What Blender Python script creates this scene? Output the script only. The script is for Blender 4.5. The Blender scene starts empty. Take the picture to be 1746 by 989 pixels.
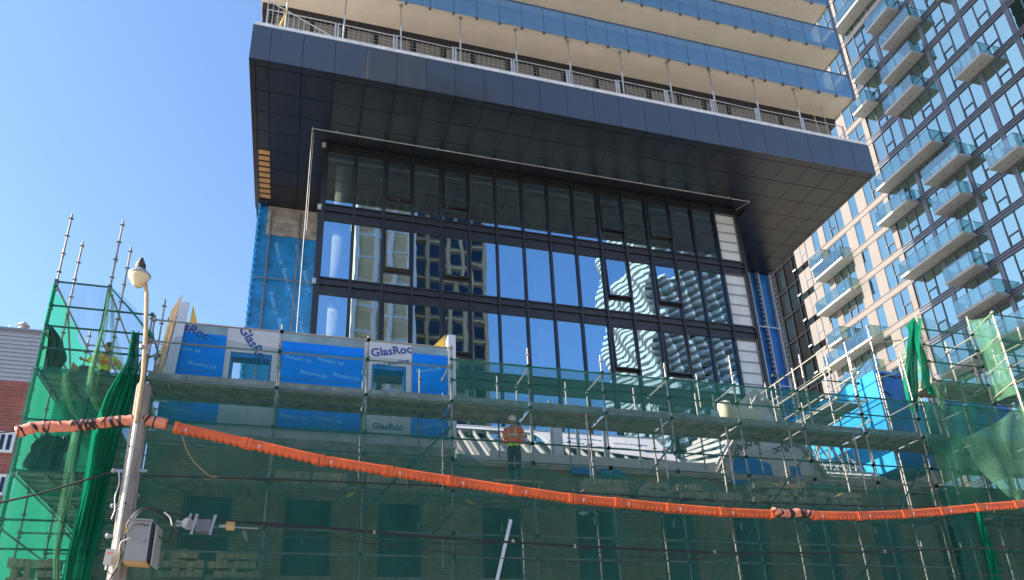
import bpy, bmesh, math, random
from mathutils import Vector, Matrix
random.seed(7)
C = bpy.context.scene.collection
R = math.radians
scn = bpy.context.scene

# ------------------------------------------------------------------ camera
cam_d = bpy.data.cameras.new('camera')
cam = bpy.data.objects.new('camera', cam_d); C.objects.link(cam); scn.camera = cam
W0, F0, CY0 = 1746.0, 1290.86, 700.0
cam_d.sensor_fit = 'HORIZONTAL'; cam_d.sensor_width = 36.0
cam_d.lens = 36.0 * F0 / W0
cam_d.shift_y = (CY0 - 494.5) / W0
cam_d.clip_start = 0.1; cam_d.clip_end = 3000
_p, _y, _r = 0.39754287, 0.29256975, -0.04112957
cy_, sy_ = math.cos(_y), math.sin(_y); cp_, sp_ = math.cos(_p), math.sin(_p); cr_, sr_ = math.cos(_r), math.sin(_r)
Fv = Vector((sy_*cp_, cy_*cp_, sp_)); Rv = Vector((cy_, -sy_, 0)); Uv = Rv.cross(Fv)
R2 = Rv*cr_ + Uv*sr_; U2 = Uv*cr_ - Rv*sr_
CAM = Vector((0, 0, 1.6))
M = Matrix((R2, U2, -Fv)).transposed().to_4x4(); M.translation = CAM
cam.matrix_world = M

def ray(x, y):
    return R2*((x-873)/F0) - U2*((y-CY0)/F0) + Fv
def aY(x, y, Y):
    d = ray(x, y); return CAM + d*(Y/d.y)
def aX(x, y, X):
    d = ray(x, y); return CAM + d*(X/d.x)
def aZ(x, y, Z):
    d = ray(x, y); return CAM + d*((Z-1.6)/d.z)

# ------------------------------------------------------------------ sky and sun
SUN_AZ = Vector((-1.0, 0.03, 0)).normalized(); SUN_EL = R(29)
world = bpy.data.worlds.new("World"); scn.world = world; world.use_nodes = True
nt = world.node_tree; nt.nodes.clear()
sky = nt.nodes.new('ShaderNodeTexSky'); sky.sky_type = 'NISHITA'; sky.sun_disc = False
sky.sun_elevation = SUN_EL; sky.sun_rotation = math.atan2(SUN_AZ.x, SUN_AZ.y)
sky.altitude = 80; sky.air_density = 1.0; sky.dust_density = 1.1; sky.ozone_density = 4.6
bg = nt.nodes.new('ShaderNodeBackground'); bg.inputs['Strength'].default_value = 0.076
wo = nt.nodes.new('ShaderNodeOutputWorld')
nt.links.new(sky.outputs[0], bg.inputs[0]); nt.links.new(bg.outputs[0], wo.inputs[0])
sd = bpy.data.lights.new('sun', 'SUN'); sd.energy = 2.5; sd.angle = R(0.53); sd.color = (1.0, 0.90, 0.76)
sun = bpy.data.objects.new('sun', sd); C.objects.link(sun)
sv = SUN_AZ*math.cos(SUN_EL) + Vector((0, 0, math.sin(SUN_EL)))
sun.rotation_euler = sv.to_track_quat('Z', 'Y').to_euler(); sun.location = (-60, 20, 60)
vs = scn.view_settings; vs.view_transform = 'Standard'; vs.look = 'None'; vs.exposure = 2.3; vs.gamma = 1; vs.use_curve_mapping = False
scn.render.engine = 'CYCLES'
scn.cycles.max_bounces = 10; scn.cycles.transparent_max_bounces = 24; scn.cycles.glossy_bounces = 5; scn.cycles.diffuse_bounces = 4
scn.cycles.transmission_bounces = 8

# ------------------------------------------------------------------ materials
def _mat(name):
    m = bpy.data.materials.new(name); m.use_nodes = True; t = m.node_tree; t.nodes.clear()
    o = t.nodes.new('ShaderNodeOutputMaterial'); return m, t, o
def mat(name, col, rough=0.6, metal=0.0, var=0.12, scale=3.0, bump=0.0, bscale=20, spec=0.5, stretch=(1,1,1), var2=None, coat=0):
    m, t, o = _mat(name)
    b = t.nodes.new('ShaderNodeBsdfPrincipled')
    tc = t.nodes.new('ShaderNodeTexCoord'); mp = t.nodes.new('ShaderNodeMapping'); mp.inputs['Scale'].default_value = stretch
    t.links.new(tc.outputs['Object'], mp.inputs[0])
    n = t.nodes.new('ShaderNodeTexNoise'); n.inputs['Scale'].default_value = scale; n.inputs['Detail'].default_value = 6; n.inputs['Roughness'].default_value = 0.65
    t.links.new(mp.outputs[0], n.inputs['Vector'])
    r = t.nodes.new('ShaderNodeValToRGB')
    lo = [max(0, c*(1-var)) for c in col]; hi = [min(1, c*(1+var)) for c in col]
    if var2: lo = var2
    r.color_ramp.elements[0].position = 0.32; r.color_ramp.elements[1].position = 0.68
    r.color_ramp.elements[0].color = (*lo, 1); r.color_ramp.elements[1].color = (*hi, 1)
    t.links.new(n.outputs[0], r.inputs[0]); t.links.new(r.outputs[0], b.inputs['Base Color'])
    b.inputs['Roughness'].default_value = rough; b.inputs['Metallic'].default_value = metal
    b.inputs['Specular IOR Level'].default_value = spec
    if coat: b.inputs['Coat Weight'].default_value = coat
    if bump:
        n2 = t.nodes.new('ShaderNodeTexNoise'); n2.inputs['Scale'].default_value = bscale; n2.inputs['Detail'].default_value = 4
        t.links.new(mp.outputs[0], n2.inputs['Vector'])
        bp = t.nodes.new('ShaderNodeBump'); bp.inputs['Strength'].default_value = bump; bp.inputs['Distance'].default_value = 0.03
        t.links.new(n2.outputs[0], bp.inputs['Height']); t.links.new(bp.outputs[0], b.inputs['Normal'])
    t.links.new(b.outputs[0], o.inputs[0]); return m
def glass(name, tint, refl, fac, rough=0.0, warp=0.0, wscale=0.7, stretch=(1,1,1)):
    """coated window glass: see-through share tinted, the rest mirrored, more of it at grazing angles"""
    m, t, o = _mat(name)
    tr = t.nodes.new('ShaderNodeBsdfTransparent'); tr.inputs[0].default_value = (*tint, 1)
    gl = t.nodes.new('ShaderNodeBsdfGlossy'); gl.inputs['Color'].default_value = (*refl, 1); gl.inputs['Roughness'].default_value = rough
    lw = t.nodes.new('ShaderNodeLayerWeight'); lw.inputs['Blend'].default_value = 0.35
    mr = t.nodes.new('ShaderNodeMapRange'); mr.inputs['To Min'].default_value = fac; mr.inputs['To Max'].default_value = min(1, fac+0.45)
    t.links.new(lw.outputs['Facing'], mr.inputs['Value'])
    mx = t.nodes.new('ShaderNodeMixShader'); t.links.new(mr.outputs[0], mx.inputs[0]); t.links.new(tr.outputs[0], mx.inputs[1]); t.links.new(gl.outputs[0], mx.inputs[2])
    if warp:
        tc = t.nodes.new('ShaderNodeTexCoord'); mp = t.nodes.new('ShaderNodeMapping'); mp.inputs['Scale'].default_value = stretch
        t.links.new(tc.outputs['Object'], mp.inputs[0])
        n = t.nodes.new('ShaderNodeTexNoise'); n.inputs['Scale'].default_value = wscale; n.inputs['Detail'].default_value = 1.5
        t.links.new(mp.outputs[0], n.inputs['Vector'])
        bp = t.nodes.new('ShaderNodeBump'); bp.inputs['Strength'].default_value = 1.0; bp.inputs['Distance'].default_value = warp
        t.links.new(n.outputs[0], bp.inputs['Height']); t.links.new(bp.outputs[0], gl.inputs['Normal'])
    t.links.new(mx.outputs[0], o.inputs[0]); return m
def net(name, col, dens=0.6, var=0.25, stretch=(1.6, 1.6, 0.5), trans=0.5):
    """woven debris netting: the open share lets you see through, the yarn scatters and glows when lit from behind"""
    m, t, o = _mat(name)
    tr = t.nodes.new('ShaderNodeBsdfTransparent')
    df = t.nodes.new('ShaderNodeBsdfDiffuse'); df.inputs[0].default_value = (*col, 1)
    tl = t.nodes.new('ShaderNodeBsdfTranslucent'); tl.inputs[0].default_value = (*col, 1)
    a = t.nodes.new('ShaderNodeMixShader'); a.inputs[0].default_value = trans
    t.links.new(df.outputs[0], a.inputs[1]); t.links.new(tl.outputs[0], a.inputs[2])
    tc = t.nodes.new('ShaderNodeTexCoord'); mp = t.nodes.new('ShaderNodeMapping'); mp.inputs['Scale'].default_value = stretch
    t.links.new(tc.outputs['Object'], mp.inputs[0])
    n = t.nodes.new('ShaderNodeTexNoise'); n.inputs['Scale'].default_value = 1.1; n.inputs['Detail'].default_value = 7; n.inputs['Roughness'].default_value = 0.6
    n.inputs['Distortion'].default_value = 0.8
    t.links.new(mp.outputs[0], n.inputs['Vector'])
    mr = t.nodes.new('ShaderNodeMapRange'); mr.inputs['From Min'].default_value = 0.25; mr.inputs['From Max'].default_value = 0.75
    mr.inputs['To Min'].default_value = max(0, dens-var/2); mr.inputs['To Max'].default_value = min(0.98, dens+var/2)
    t.links.new(n.outputs[0], mr.inputs['Value'])
    mx = t.nodes.new('ShaderNodeMixShader'); t.links.new(mr.outputs[0], mx.inputs[0]); t.links.new(tr.outputs[0], mx.inputs[1]); t.links.new(a.outputs[0], mx.inputs[2])
    t.links.new(mx.outputs[0], o.inputs[0]); return m
def brickmat(name, c1, c2, mortar, bw=0.22, bh=0.075, axis='XZ', rough=0.9, mort=0.012, var=0.5):
    m, t, o = _mat(name)
    b = t.nodes.new('ShaderNodeBsdfPrincipled'); b.inputs['Roughness'].default_value = rough
    tc = t.nodes.new('ShaderNodeTexCoord'); sx = t.nodes.new('ShaderNodeSeparateXYZ'); cx = t.nodes.new('ShaderNodeCombineXYZ')
    t.links.new(tc.outputs['Object'], sx.inputs[0])
    add = t.nodes.new('ShaderNodeMath'); add.operation = 'ADD'; t.links.new(sx.outputs[0], add.inputs[0]); t.links.new(sx.outputs[1], add.inputs[1])
    t.links.new(add.outputs[0], cx.inputs[0]); t.links.new(sx.outputs[2], cx.inputs[1])
    br = t.nodes.new('ShaderNodeTexBrick'); br.inputs['Scale'].default_value = 1.0
    br.inputs['Brick Width'].default_value = bw; br.inputs['Row Height'].default_value = bh; br.inputs['Mortar Size'].default_value = mort
    br.inputs['Color1'].default_value = (*c1, 1); br.inputs['Color2'].default_value = (*c2, 1); br.inputs['Mortar'].default_value = (*mortar, 1)
    t.links.new(cx.outputs[0], br.inputs['Vector'])
    n = t.nodes.new('ShaderNodeTexNoise'); n.inputs['Scale'].default_value = 1.3; n.inputs['Detail'].default_value = 8; t.links.new(tc.outputs['Object'], n.inputs['Vector'])
    mr = t.nodes.new('ShaderNodeMapRange'); mr.inputs['From Min'].default_value = 0.3; mr.inputs['From Max'].default_value = 0.7; mr.inputs['To Min'].default_value = 1-var; mr.inputs['To Max'].default_value = 1.15
    t.links.new(n.outputs[0], mr.inputs[0])
    mu = t.nodes.new('ShaderNodeMixRGB'); mu.blend_type = 'MULTIPLY'; mu.inputs[0].default_value = 1
    t.links.new(br.outputs[0], mu.inputs[1]); t.links.new(mr.outputs[0], mu.inputs[2]); t.links.new(mu.outputs[0], b.inputs['Base Color'])
    bp = t.nodes.new('ShaderNodeBump'); bp.inputs['Distance'].default_value = 0.01; t.links.new(br.outputs['Fac'], bp.inputs['Height']); bp.invert = True
    t.links.new(bp.outputs[0], b.inputs['Normal']); t.links.new(b.outputs[0], o.inputs[0]); return m

K = {}
K['fascia'] = mat('dark_metal_panel', (0.031, 0.036, 0.046), rough=0.30, spec=0.9, var=0.10, scale=0.5, coat=0.55)
K['soffit'] = mat('dark_soffit_panel', (0.022, 0.026, 0.034), rough=0.27, spec=0.5, var=0.08, scale=0.6)
K['joint'] = mat('joint_black', (0.006, 0.006, 0.007), rough=0.9)
K['frame'] = mat('black_window_frame', (0.016, 0.018, 0.024), rough=0.34, spec=0.6)
K['concrete'] = mat('concrete_pale', (0.46, 0.45, 0.43), rough=0.9, var=0.25, scale=2.5, bump=0.3)
K['kerb'] = mat('pale_kerb', (0.62, 0.61, 0.60), rough=0.9, var=0.2, scale=4, bump=0.3)
K['rawconc'] = mat('raw_concrete', (0.30, 0.27, 0.24), rough=0.95, var=0.4, scale=2.0, bump=0.5)
K['slab'] = mat('beige_balcony_soffit', (0.88, 0.78, 0.65), rough=0.85, var=0.07, scale=0.9)
K['slabdark'] = mat('dark_transfer_beam', (0.018, 0.02, 0.028), rough=0.7)
K['col'] = mat('cream_column', (0.85, 0.76, 0.56), rough=0.7, var=0.06)
K['inside'] = mat('interior_dark', (0.085, 0.075, 0.065), rough=0.9, var=0.35, scale=1.5)
K['ceiling'] = mat('interior_ceiling', (0.19, 0.15, 0.115), rough=0.9, var=0.3)
K['curtain'] = mat('beige_blind', (0.15, 0.14, 0.12), rough=0.9, var=0.2, stretch=(9, 1, 0.3))
K['steel'] = mat('galvanised_steel', (0.46, 0.46, 0.47), rough=0.5, metal=0.3, var=0.22, scale=6)
K['tube'] = mat('scaffold_tube_steel', (0.26, 0.25, 0.235), rough=0.5, metal=0.45, var=0.25, scale=5)
K['creamtube'] = mat('cream_painted_tube', (0.38, 0.35, 0.27), rough=0.5, var=0.2, scale=5)
K['greentube'] = mat('green_painted_tube', (0.022, 0.085, 0.065), rough=0.5, metal=0.2, var=0.25, scale=5)
K['deck'] = mat('aluminium_deck', (0.30, 0.30, 0.28), rough=0.6, metal=0.3, var=0.35, scale=4)
K['stud'] = mat('light_gauge_steel', (0.34, 0.36, 0.36), rough=0.45, metal=0.3, var=0.12, scale=6)
K['membrane'] = mat('blue_membrane', (0.002, 0.185, 0.74), rough=0.55, var=0.10, scale=0.9, bump=0.35, bscale=3, spec=0.2)
K['membrane2'] = mat('sunlit_blue_membrane', (0.035, 0.33, 0.70), rough=0.35, var=0.18, scale=1.4, bump=0.5, bscale=3)  # brighter copy of the blue; sunlight on the left-facing wall is in the colour
K['membrane3'] = mat('shaded_blue_membrane', (0.010, 0.15, 0.48), rough=0.35, var=0.2, scale=1.2, bump=0.5, bscale=3)  # darker copy of the blue; shade on the front face is in the colour
K['dirtymem'] = mat('patched_blue_membrane', (0.010, 0.20, 0.50), rough=0.4, var=0.2, scale=1.6, bump=0.6, bscale=4, var2=(0.006, 0.12, 0.26))
K['stripmem'] = mat('hazy_grey_blue_strip', (0.20, 0.30, 0.34), rough=0.5, var=0.25, scale=2)
K['print'] = mat('pale_blue_print', (0.12, 0.38, 0.72), rough=0.6)
K['board'] = mat('white_sheathing_board', (0.50, 0.50, 0.53), rough=0.85, var=0.08, scale=1.5)
K['creamboard'] = mat('cream_sheathing_board', (0.62, 0.56, 0.42), rough=0.85, var=0.1, scale=1.5)
K['navy'] = mat('navy_print', (0.012, 0.05, 0.25), rough=0.7)
K['blackprint'] = mat('grey_print', (0.05, 0.06, 0.07), rough=0.7)
K['ply'] = mat('plywood', (0.50, 0.30, 0.13), rough=0.8, var=0.2, stretch=(1, 1, 6))
K['lumber'] = mat('pine_lumber', (0.52, 0.36, 0.20), rough=0.8, var=0.2, stretch=(8, 8, 1))
K['yellow'] = mat('yellow_board', (0.65, 0.42, 0.06), rough=0.7)
K['white'] = mat('white_board', (0.52, 0.55, 0.60), rough=0.6, var=0.05)
K['black'] = mat('black_rubber', (0.012, 0.012, 0.014), rough=0.5)
K['tarp'] = mat('black_tarp', (0.012, 0.02, 0.022), rough=0.35, bump=0.8, bscale=6)
K['orange'] = mat('orange_line_guard', (0.72, 0.125, 0.028), rough=0.5, var=0.25, scale=1.3)
K['orange2'] = mat('faded_orange_hose', (0.80, 0.25, 0.15), rough=0.5, var=0.18, scale=4)
K['pole'] = mat('weathered_wood_pole', (0.29, 0.25, 0.215), rough=0.9, var=0.4, scale=2, stretch=(14, 14, 0.6), bump=0.7, bscale=8)
K['conduit'] = mat('cream_conduit', (0.66, 0.62, 0.52), rough=0.5, var=0.1)
K['greybox'] = mat('grey_cabinet_paint', (0.33, 0.32, 0.30), rough=0.45, var=0.07)
K['cast'] = mat('cast_aluminium', (0.34, 0.34, 0.35), rough=0.45, metal=0.6, var=0.1)
K['bronze'] = mat('dark_bronze_cap', (0.05, 0.045, 0.035), rough=0.5, metal=0.3)
K['lampglass'] = mat('frosted_refractor', (0.75, 0.62, 0.40), rough=0.25, var=0.1)
K['hivis'] = mat('hi_vis_yellow', (0.55, 0.72, 0.03), rough=0.7)
K['hiorange'] = mat('hi_vis_orange', (0.80, 0.085, 0.035), rough=0.7, var=0.15, scale=6)
K['refl'] = mat('retroreflective_band', (0.40, 0.42, 0.22), rough=0.4)
K['skin'] = mat('skin', (0.35, 0.19, 0.12), rough=0.6)
K['navycloth'] = mat('navy_cloth', (0.018, 0.03, 0.05), rough=0.9, bump=0.4, bscale=8)
K['helmet'] = mat('white_hard_hat', (0.62, 0.62, 0.58), rough=0.3)
K['cap'] = mat('black_cap', (0.01, 0.012, 0.012), rough=0.7)
K['stone'] = brickmat('old_stone_wall', (0.40, 0.29, 0.18), (0.31, 0.23, 0.145), (0.24, 0.18, 0.12), bw=0.25, bh=0.075, mort=0.010)
K['unit'] = mat('clay_masonry_unit', (0.50, 0.36, 0.22), rough=0.95, var=0.35, scale=8)
K['redbrick'] = brickmat('red_brick', (0.30, 0.085, 0.07), (0.22, 0.06, 0.055), (0.26, 0.18, 0.16), bw=0.45, bh=0.15, var=0.25)
K['siding'] = mat('grey_metal_siding', (0.36, 0.37, 0.40), rough=0.45, metal=0.2, var=0.05)
K['condobeige'] = mat('beige_cladding', (0.175, 0.155, 0.14), rough=0.6, var=0.07, scale=0.7)
K['condodark'] = mat('grey_blue_cladding', (0.10, 0.11, 0.14), rough=0.4, var=0.12)
K['condomull'] = mat('grey_mullion', (0.20, 0.21, 0.24), rough=0.35, metal=0.3, var=0.1)
K['condoslab'] = mat('white_balcony_slab', (0.42, 0.415, 0.40), rough=0.75, var=0.08, scale=1.2)
K['darktower'] = mat('shaded_charcoal_cladding', (0.006, 0.007, 0.009), rough=0.7, spec=0.05, var=0.3, scale=0.5)  # dark cladding, blackened further to stand in for shade from other buildings
K['asphalt'] = mat('asphalt', (0.12, 0.12, 0.115), rough=0.95, var=0.2)
K['pave'] = mat('pavement', (0.52, 0.49, 0.44), rough=0.95, var=0.15)
K['paint'] = mat('road_paint', (0.7, 0.7, 0.68), rough=0.8)
K['dirt'] = mat('city_ground', (0.48, 0.44, 0.38), rough=1.0, var=0.2, scale=0.1)
K['opal'] = mat('opaque_spandrel_white', (0.62, 0.62, 0.60), rough=0.3, var=0.10, scale=1.2, spec=0.7)
K['blind'] = mat('pale_curtain', (0.34, 0.33, 0.27), rough=0.9, var=0.10, stretch=(1, 14, 0.2))
K['room'] = mat('room_interior', (0.22, 0.23, 0.20), rough=0.9, var=0.4, scale=1.2)
K['paper'] = mat('white_paper', (0.75, 0.78, 0.80), rough=0.8)
K['cw'] = glass('tower_window_glass', (0.72, 0.75, 0.74), (0.52, 0.80, 1.0), 0.50, warp=0.0022, wscale=0.9)
K['bal'] = glass('blue_balcony_glass', (0.60, 0.68, 0.70), (0.66, 0.78, 0.78), 0.28)
K['clear'] = glass('clear_side_glass', (0.93, 0.95, 0.93), (0.9, 0.95, 1.0), 0.04)
K['cglass'] = glass('condo_window_glass', (0.55, 0.66, 0.64), (0.60, 0.80, 0.75), 0.38, warp=0.002, wscale=0.8)
K['cbal'] = glass('condo_balcony_glass', (0.66, 0.78, 0.76), (0.52, 0.64, 0.64), 0.14)
K['dgrid'] = mat('charcoal_fin', (0.014, 0.016, 0.019), rough=0.7, spec=0.05)
K['dwin'] = mat('dark_unlit_window', (0.005, 0.011, 0.013), spec=0.12, rough=0.4, var=0.5, scale=0.6)  # near-black glass, with the tower's missing shade put into the colour too
K['dglass'] = glass('dark_tower_glass', (0.20, 0.24, 0.26), (0.40, 0.55, 0.62), 0.05)
K['netdark'] = net('dark_green_net', (0.045, 0.215, 0.172), dens=0.57, var=0.30)
K['netlight'] = net('light_green_net', (0.010, 0.20, 0.16), dens=0.30, var=0.10)
K['netthin'] = net('thin_green_net', (0.04, 0.215, 0.165), dens=0.46, var=0.12)
K['netsky'] = net('fine_net', (0.06, 0.22, 0.17), dens=0.27, var=0.18)
K['netveil'] = net('veil_green_net', (0.04, 0.24, 0.18), dens=0.30, var=0.16)
K['netmid'] = net('hazy_green_net', (0.07, 0.30, 0.19), dens=0.42, var=0.25)
K['netlit'] = net('sunlit_green_net', (0.018, 0.32, 0.19), dens=0.74, var=0.18, trans=0.62)  # brighter copy of the netting, sun glow put into its green
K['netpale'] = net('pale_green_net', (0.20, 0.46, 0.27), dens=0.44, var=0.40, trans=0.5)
K['netfold'] = net('folded_green_net', (0.008, 0.235, 0.125), dens=0.90, var=0.08, trans=0.45)
K['poly'] = net('clear_polythene', (0.35, 0.37, 0.40), dens=0.55, var=0.4)

# ------------------------------------------------------------------ mesh builder
class MB:
    def __init__(s): s.v = []; s.f = []; s.m = []; s.mi = 0
    def box(s, x0, x1, y0, y1, z0, z1):
        i = len(s.v)
        s.v += [(x0,y0,z0),(x1,y0,z0),(x1,y1,z0),(x0,y1,z0),(x0,y0,z1),(x1,y0,z1),(x1,y1,z1),(x0,y1,z1)]
        for q in ((0,3,2,1),(4,5,6,7),(0,1,5,4),(1,2,6,5),(2,3,7,6),(3,0,4,7)): s.f.append(tuple(i+k for k in q)); s.m.append(s.mi)
        return s
    def hull(s, pts8):
        i = len(s.v); s.v += [tuple(p) for p in pts8]
        for q in ((0,3,2,1),(4,5,6,7),(0,1,5,4),(1,2,6,5),(2,3,7,6),(3,0,4,7)): s.f.append(tuple(i+k for k in q)); s.m.append(s.mi)
        return s
    def bar(s, a, b, w, h, up=(0,0,1)):
        """square-section bar from a to b; h along up, w sideways"""
        a = Vector(a); b = Vector(b); d = (b-a).normalized(); u = Vector(up)
        if abs(d.dot(u)) > 0.98: u = Vector((0,1,0))
        sd_ = d.cross(u).normalized()*w/2; uu = sd_.cross(d).normalized()*h/2
        return s.hull([a-sd_-uu, a+sd_-uu, b+sd_-uu, b-sd_-uu, a-sd_+uu, a+sd_+uu, b+sd_+uu, b-sd_+uu])
    def tube(s, pts, r, n=8, caps=True):
        pts = [Vector(p) for p in pts]; rs = r if isinstance(r, (list, tuple)) else [r]*len(pts)
        ref = None; rings = []
        for k, p in enumerate(pts):
            d = (pts[min(k+1, len(pts)-1)] - pts[max(k-1, 0)])
            if d.length < 1e-9: d = Vector((0,0,1))
            d.normalize()
            if ref is None: ref = Vector((0,0,1)) if abs(d.z) < 0.9 else Vector((1,0,0))
            a = d.cross(ref); 
            if a.length < 1e-4: a = d.cross(Vector((0,1,0)))
            a.normalize(); b = a.cross(d).normalized(); ref = b
            i0 = len(s.v); rings.append(i0)
            for j in range(n):
                t = 2*math.pi*j/n; s.v.append(tuple(p + (a*math.cos(t)+b*math.sin(t))*rs[k]))
        for k in range(len(rings)-1):
            for j in range(n):
                s.f.append((rings[k]+j, rings[k]+(j+1)%n, rings[k+1]+(j+1)%n, rings[k+1]+j)); s.m.append(s.mi)
        if caps:
            s.f.append(tuple(rings[0]+j for j in range(n))); s.m.append(s.mi)
            s.f.append(tuple(rings[-1]+n-1-j for j in range(n))); s.m.append(s.mi)
        return s
    def lathe(s, c, prof, n=20, axis=Vector((0,0,1))):
        c = Vector(c); return s.tube([c+axis*h for h, r in prof], [r for h, r in prof], n)
    def prism(s, poly, y0, y1):
        """polygon in XZ pushed from y0 to y1"""
        n = len(poly); i = len(s.v)
        s.v += [(x, y0, z) for x, z in poly] + [(x, y1, z) for x, z in poly]
        s.f.append(tuple(i+k for k in range(n))); s.m.append(s.mi)
        s.f.append(tuple(i+n+(n-1-k) for k in range(n))); s.m.append(s.mi)
        for k in range(n):
            s.f.append((i+k, i+n+k, i+n+(k+1)%n, i+(k+1)%n)); s.m.append(s.mi)
        return s
    def sheet(s, grid):
        """grid[i][j] of points"""
        i0 = len(s.v); h = len(grid); w = len(grid[0])
        for row in grid: s.v += [tuple(p) for p in row]
        for a in range(h-1):
            for b in range(w-1):
                s.f.append((i0+a*w+b, i0+a*w+b+1, i0+(a+1)*w+b+1, i0+(a+1)*w+b)); s.m.append(s.mi)
        return s
    def build(s, name, m, parent=None, smooth=False, **kw):
        me = bpy.data.meshes.new(name); me.from_pydata(s.v, [], s.f)
        for x in (m if isinstance(m, (list, tuple)) else [m]): me.materials.append(x)
        if isinstance(m, (list, tuple)): me.polygons.foreach_set('material_index', s.m)
        if smooth: me.polygons.foreach_set('use_smooth', [True]*len(me.polygons))
        me.update()
        bm = bmesh.new(); bm.from_mesh(me); bmesh.ops.recalc_face_normals(bm, faces=bm.faces); bm.to_mesh(me); bm.free()
        o = bpy.data.objects.new(name, me); C.objects.link(o)
        if parent is not None: o.parent = parent; o.matrix_parent_inverse = Matrix.Translation(-WL(parent))
        for k, v in kw.items(): o[k] = v
        return o
def WL(o):
    l = Vector(o.location); 
    return l
ALLTH = []
def thing(name, label, cat, loc=(0,0,0), group=None):
    o = bpy.data.objects.new(name, None); C.objects.link(o); o.location = loc; o.empty_display_size = 0.2
    o['label'] = label; o['category'] = cat
    if group: o['group'] = group
    return o
def tag(o, label, cat, group=None):
    o['label'] = label; o['category'] = cat
    if group: o['group'] = group
    return o
def B(*a): return MB().box(*a)
_tc = {}
def lettering(body, size, m, loc, rot, parent, shear=0, ext=0.003, name='lettering'):
    key = (body, size, shear, ext)
    if key not in _tc:
        cu = bpy.data.curves.new('t', 'FONT'); cu.body = body; cu.size = size; cu.extrude = ext; cu.align_x = 'CENTER'; cu.align_y = 'CENTER'; cu.shear = shear; cu.offset = size*0.02
        ob = bpy.data.objects.new('t', cu); C.objects.link(ob)
        _tc[key] = bpy.data.meshes.new_from_object(ob.evaluated_get(bpy.context.evaluated_depsgraph_get()))
        bpy.data.objects.remove(ob)
    me = _tc[key].copy(); me.name = name
    me.materials.clear(); me.materials.append(m)
    me.transform(Matrix.Translation(loc) @ rot.to_4x4())
    o = bpy.data.objects.new(name, me); C.objects.link(o); o.parent = parent
    if parent is not None and parent.parent is None: o.matrix_parent_inverse = Matrix.Translation(-WL(parent))
    return o
FRONT = Matrix.Rotation(R(90), 3, 'X')                              # text upright, read from -Y
def front_rot(deg): return Matrix.Rotation(R(-deg), 3, 'Y') @ FRONT

# ================================================================== THE SETTING
def struct(name, mb, m):
    o = mb.build(name, m); o['kind'] = 'structure'; return o
struct('ground', B(-1500, 1500, -1500, 1500, -0.5, 0.0), K['dirt'])
struct('road', B(-200, 200, 3.0, 12.5, 0.0, 0.004), K['asphalt'])
struct('pavement_near', B(-200, 200, -6, 3.0, 0.0, 0.13), K['pave'])
struct('pavement_far', B(-200, 200, 12.5, 18.9, 0.0, 0.13), K['pave'])
mk = MB()
for k in range(-20, 21): mk.box(k*6-1.5, k*6+1.5, 7.68, 7.82, 0.004, 0.008)
struct('road_markings', mk, K['paint'])

# ================================================================== THE TOWER UNDER CONSTRUCTION
XL, XR, YF, ZB, ZT = -2.68, 23.45, 21.0, 23.41, 25.02
YC, CX0, CX1 = 24.57, 0.15, 18.55
tower = thing('high_rise_building', 'tall tower under construction with a dark panelled overhang above a black framed glass wall', 'building', (10, 30, 0))
def P(name, mb, m, parent=tower, **k): return mb.build(name, m, parent, **k)
def sub(mb, name, m, parent, **k):
    """sub-part: mesh in world coordinates under a part whose thing stands off the origin"""
    o = mb.build(name, m); o.parent = parent
    for a, b in k.items(): o[a] = b
    return o
# fascia: panels 12 mm apart in front of a dark backing
jx = [XL] + [-2.02 + 1.112*k for k in range(23)] + [XR]
g = 0.008
fa = MB()
for a, b in zip(jx[:-1], jx[1:]): fa.box(a+g, b-g, YF, YF+0.03, ZB+g, ZT)
for k in range(9): fa.box(XR-0.03, XR, YF+0.03+k*1.04+g, YF+0.03+(k+1)*1.04-g, ZB+g, ZT)
for k in range(8): fa.box(XL, XL+0.03, YF+0.03+k*1.04+g, YF+0.03+(k+1)*1.04-g, ZB+g, ZT)
P('fascia', fa, K['fascia'])
P('fascia_backing', B(XL+0.04, XR-0.04, YF+0.035, 30.3, ZB+0.03, ZT-0.02), K['joint'])
so = MB()
jy = [YF+0.03, 21.32, 22.42, 23.46, 24.50, 25.54, 26.62, 27.70, 28.78, 29.5]
sxs = [XL, XL+0.2] + jx[1:-1] + [XR-0.2, XR]
sxs = [x for i, x in enumerate(sxs)]
for a, b in zip(sxs[:-1], sxs[1:]):
    if b-a < 0.03: continue
    for i, (c, d) in enumerate(zip(jy[:-1], jy[1:])):
        mx_ = (a+b)/2; my = (c+d)/2
        if CX0-0.1 < mx_ < CX1+0.1 and c > YC-0.3: continue
        d2 = min(d, YC-0.1) if (a < CX1-0.1 and b > CX0+0.1 and c < YC) else d
        if d2 - c < 0.05: continue
        if i >= 5 and i <= 7 and a > XL+0.1 and b < -1.9: continue      # the missing panel
        so.box(a+0.013, b-0.013, c+0.013, d2-0.013, ZB, ZB+0.02)
P('soffit', so, K['soffit'])
sl = MB()
for k in range(9): sl.box(-2.47, -2.03, 25.62+k*0.35, 25.62+k*0.35+0.24, ZB+0.012, ZB+0.028)
P('exposed_sheathing', sl, K['ply'], label='strip of bare wooden sheathing where the soffit panel is missing')
P('kerb', B(XL+0.05, XR-0.05, YF+0.012, YF+0.35, ZT+0.003, ZT+0.17), K['kerb'])
P('terrace_floor', B(XL+0.1, XR-0.1, YF+0.36, 30, ZT-0.02, ZT+0.04), K['concrete'])

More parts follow.
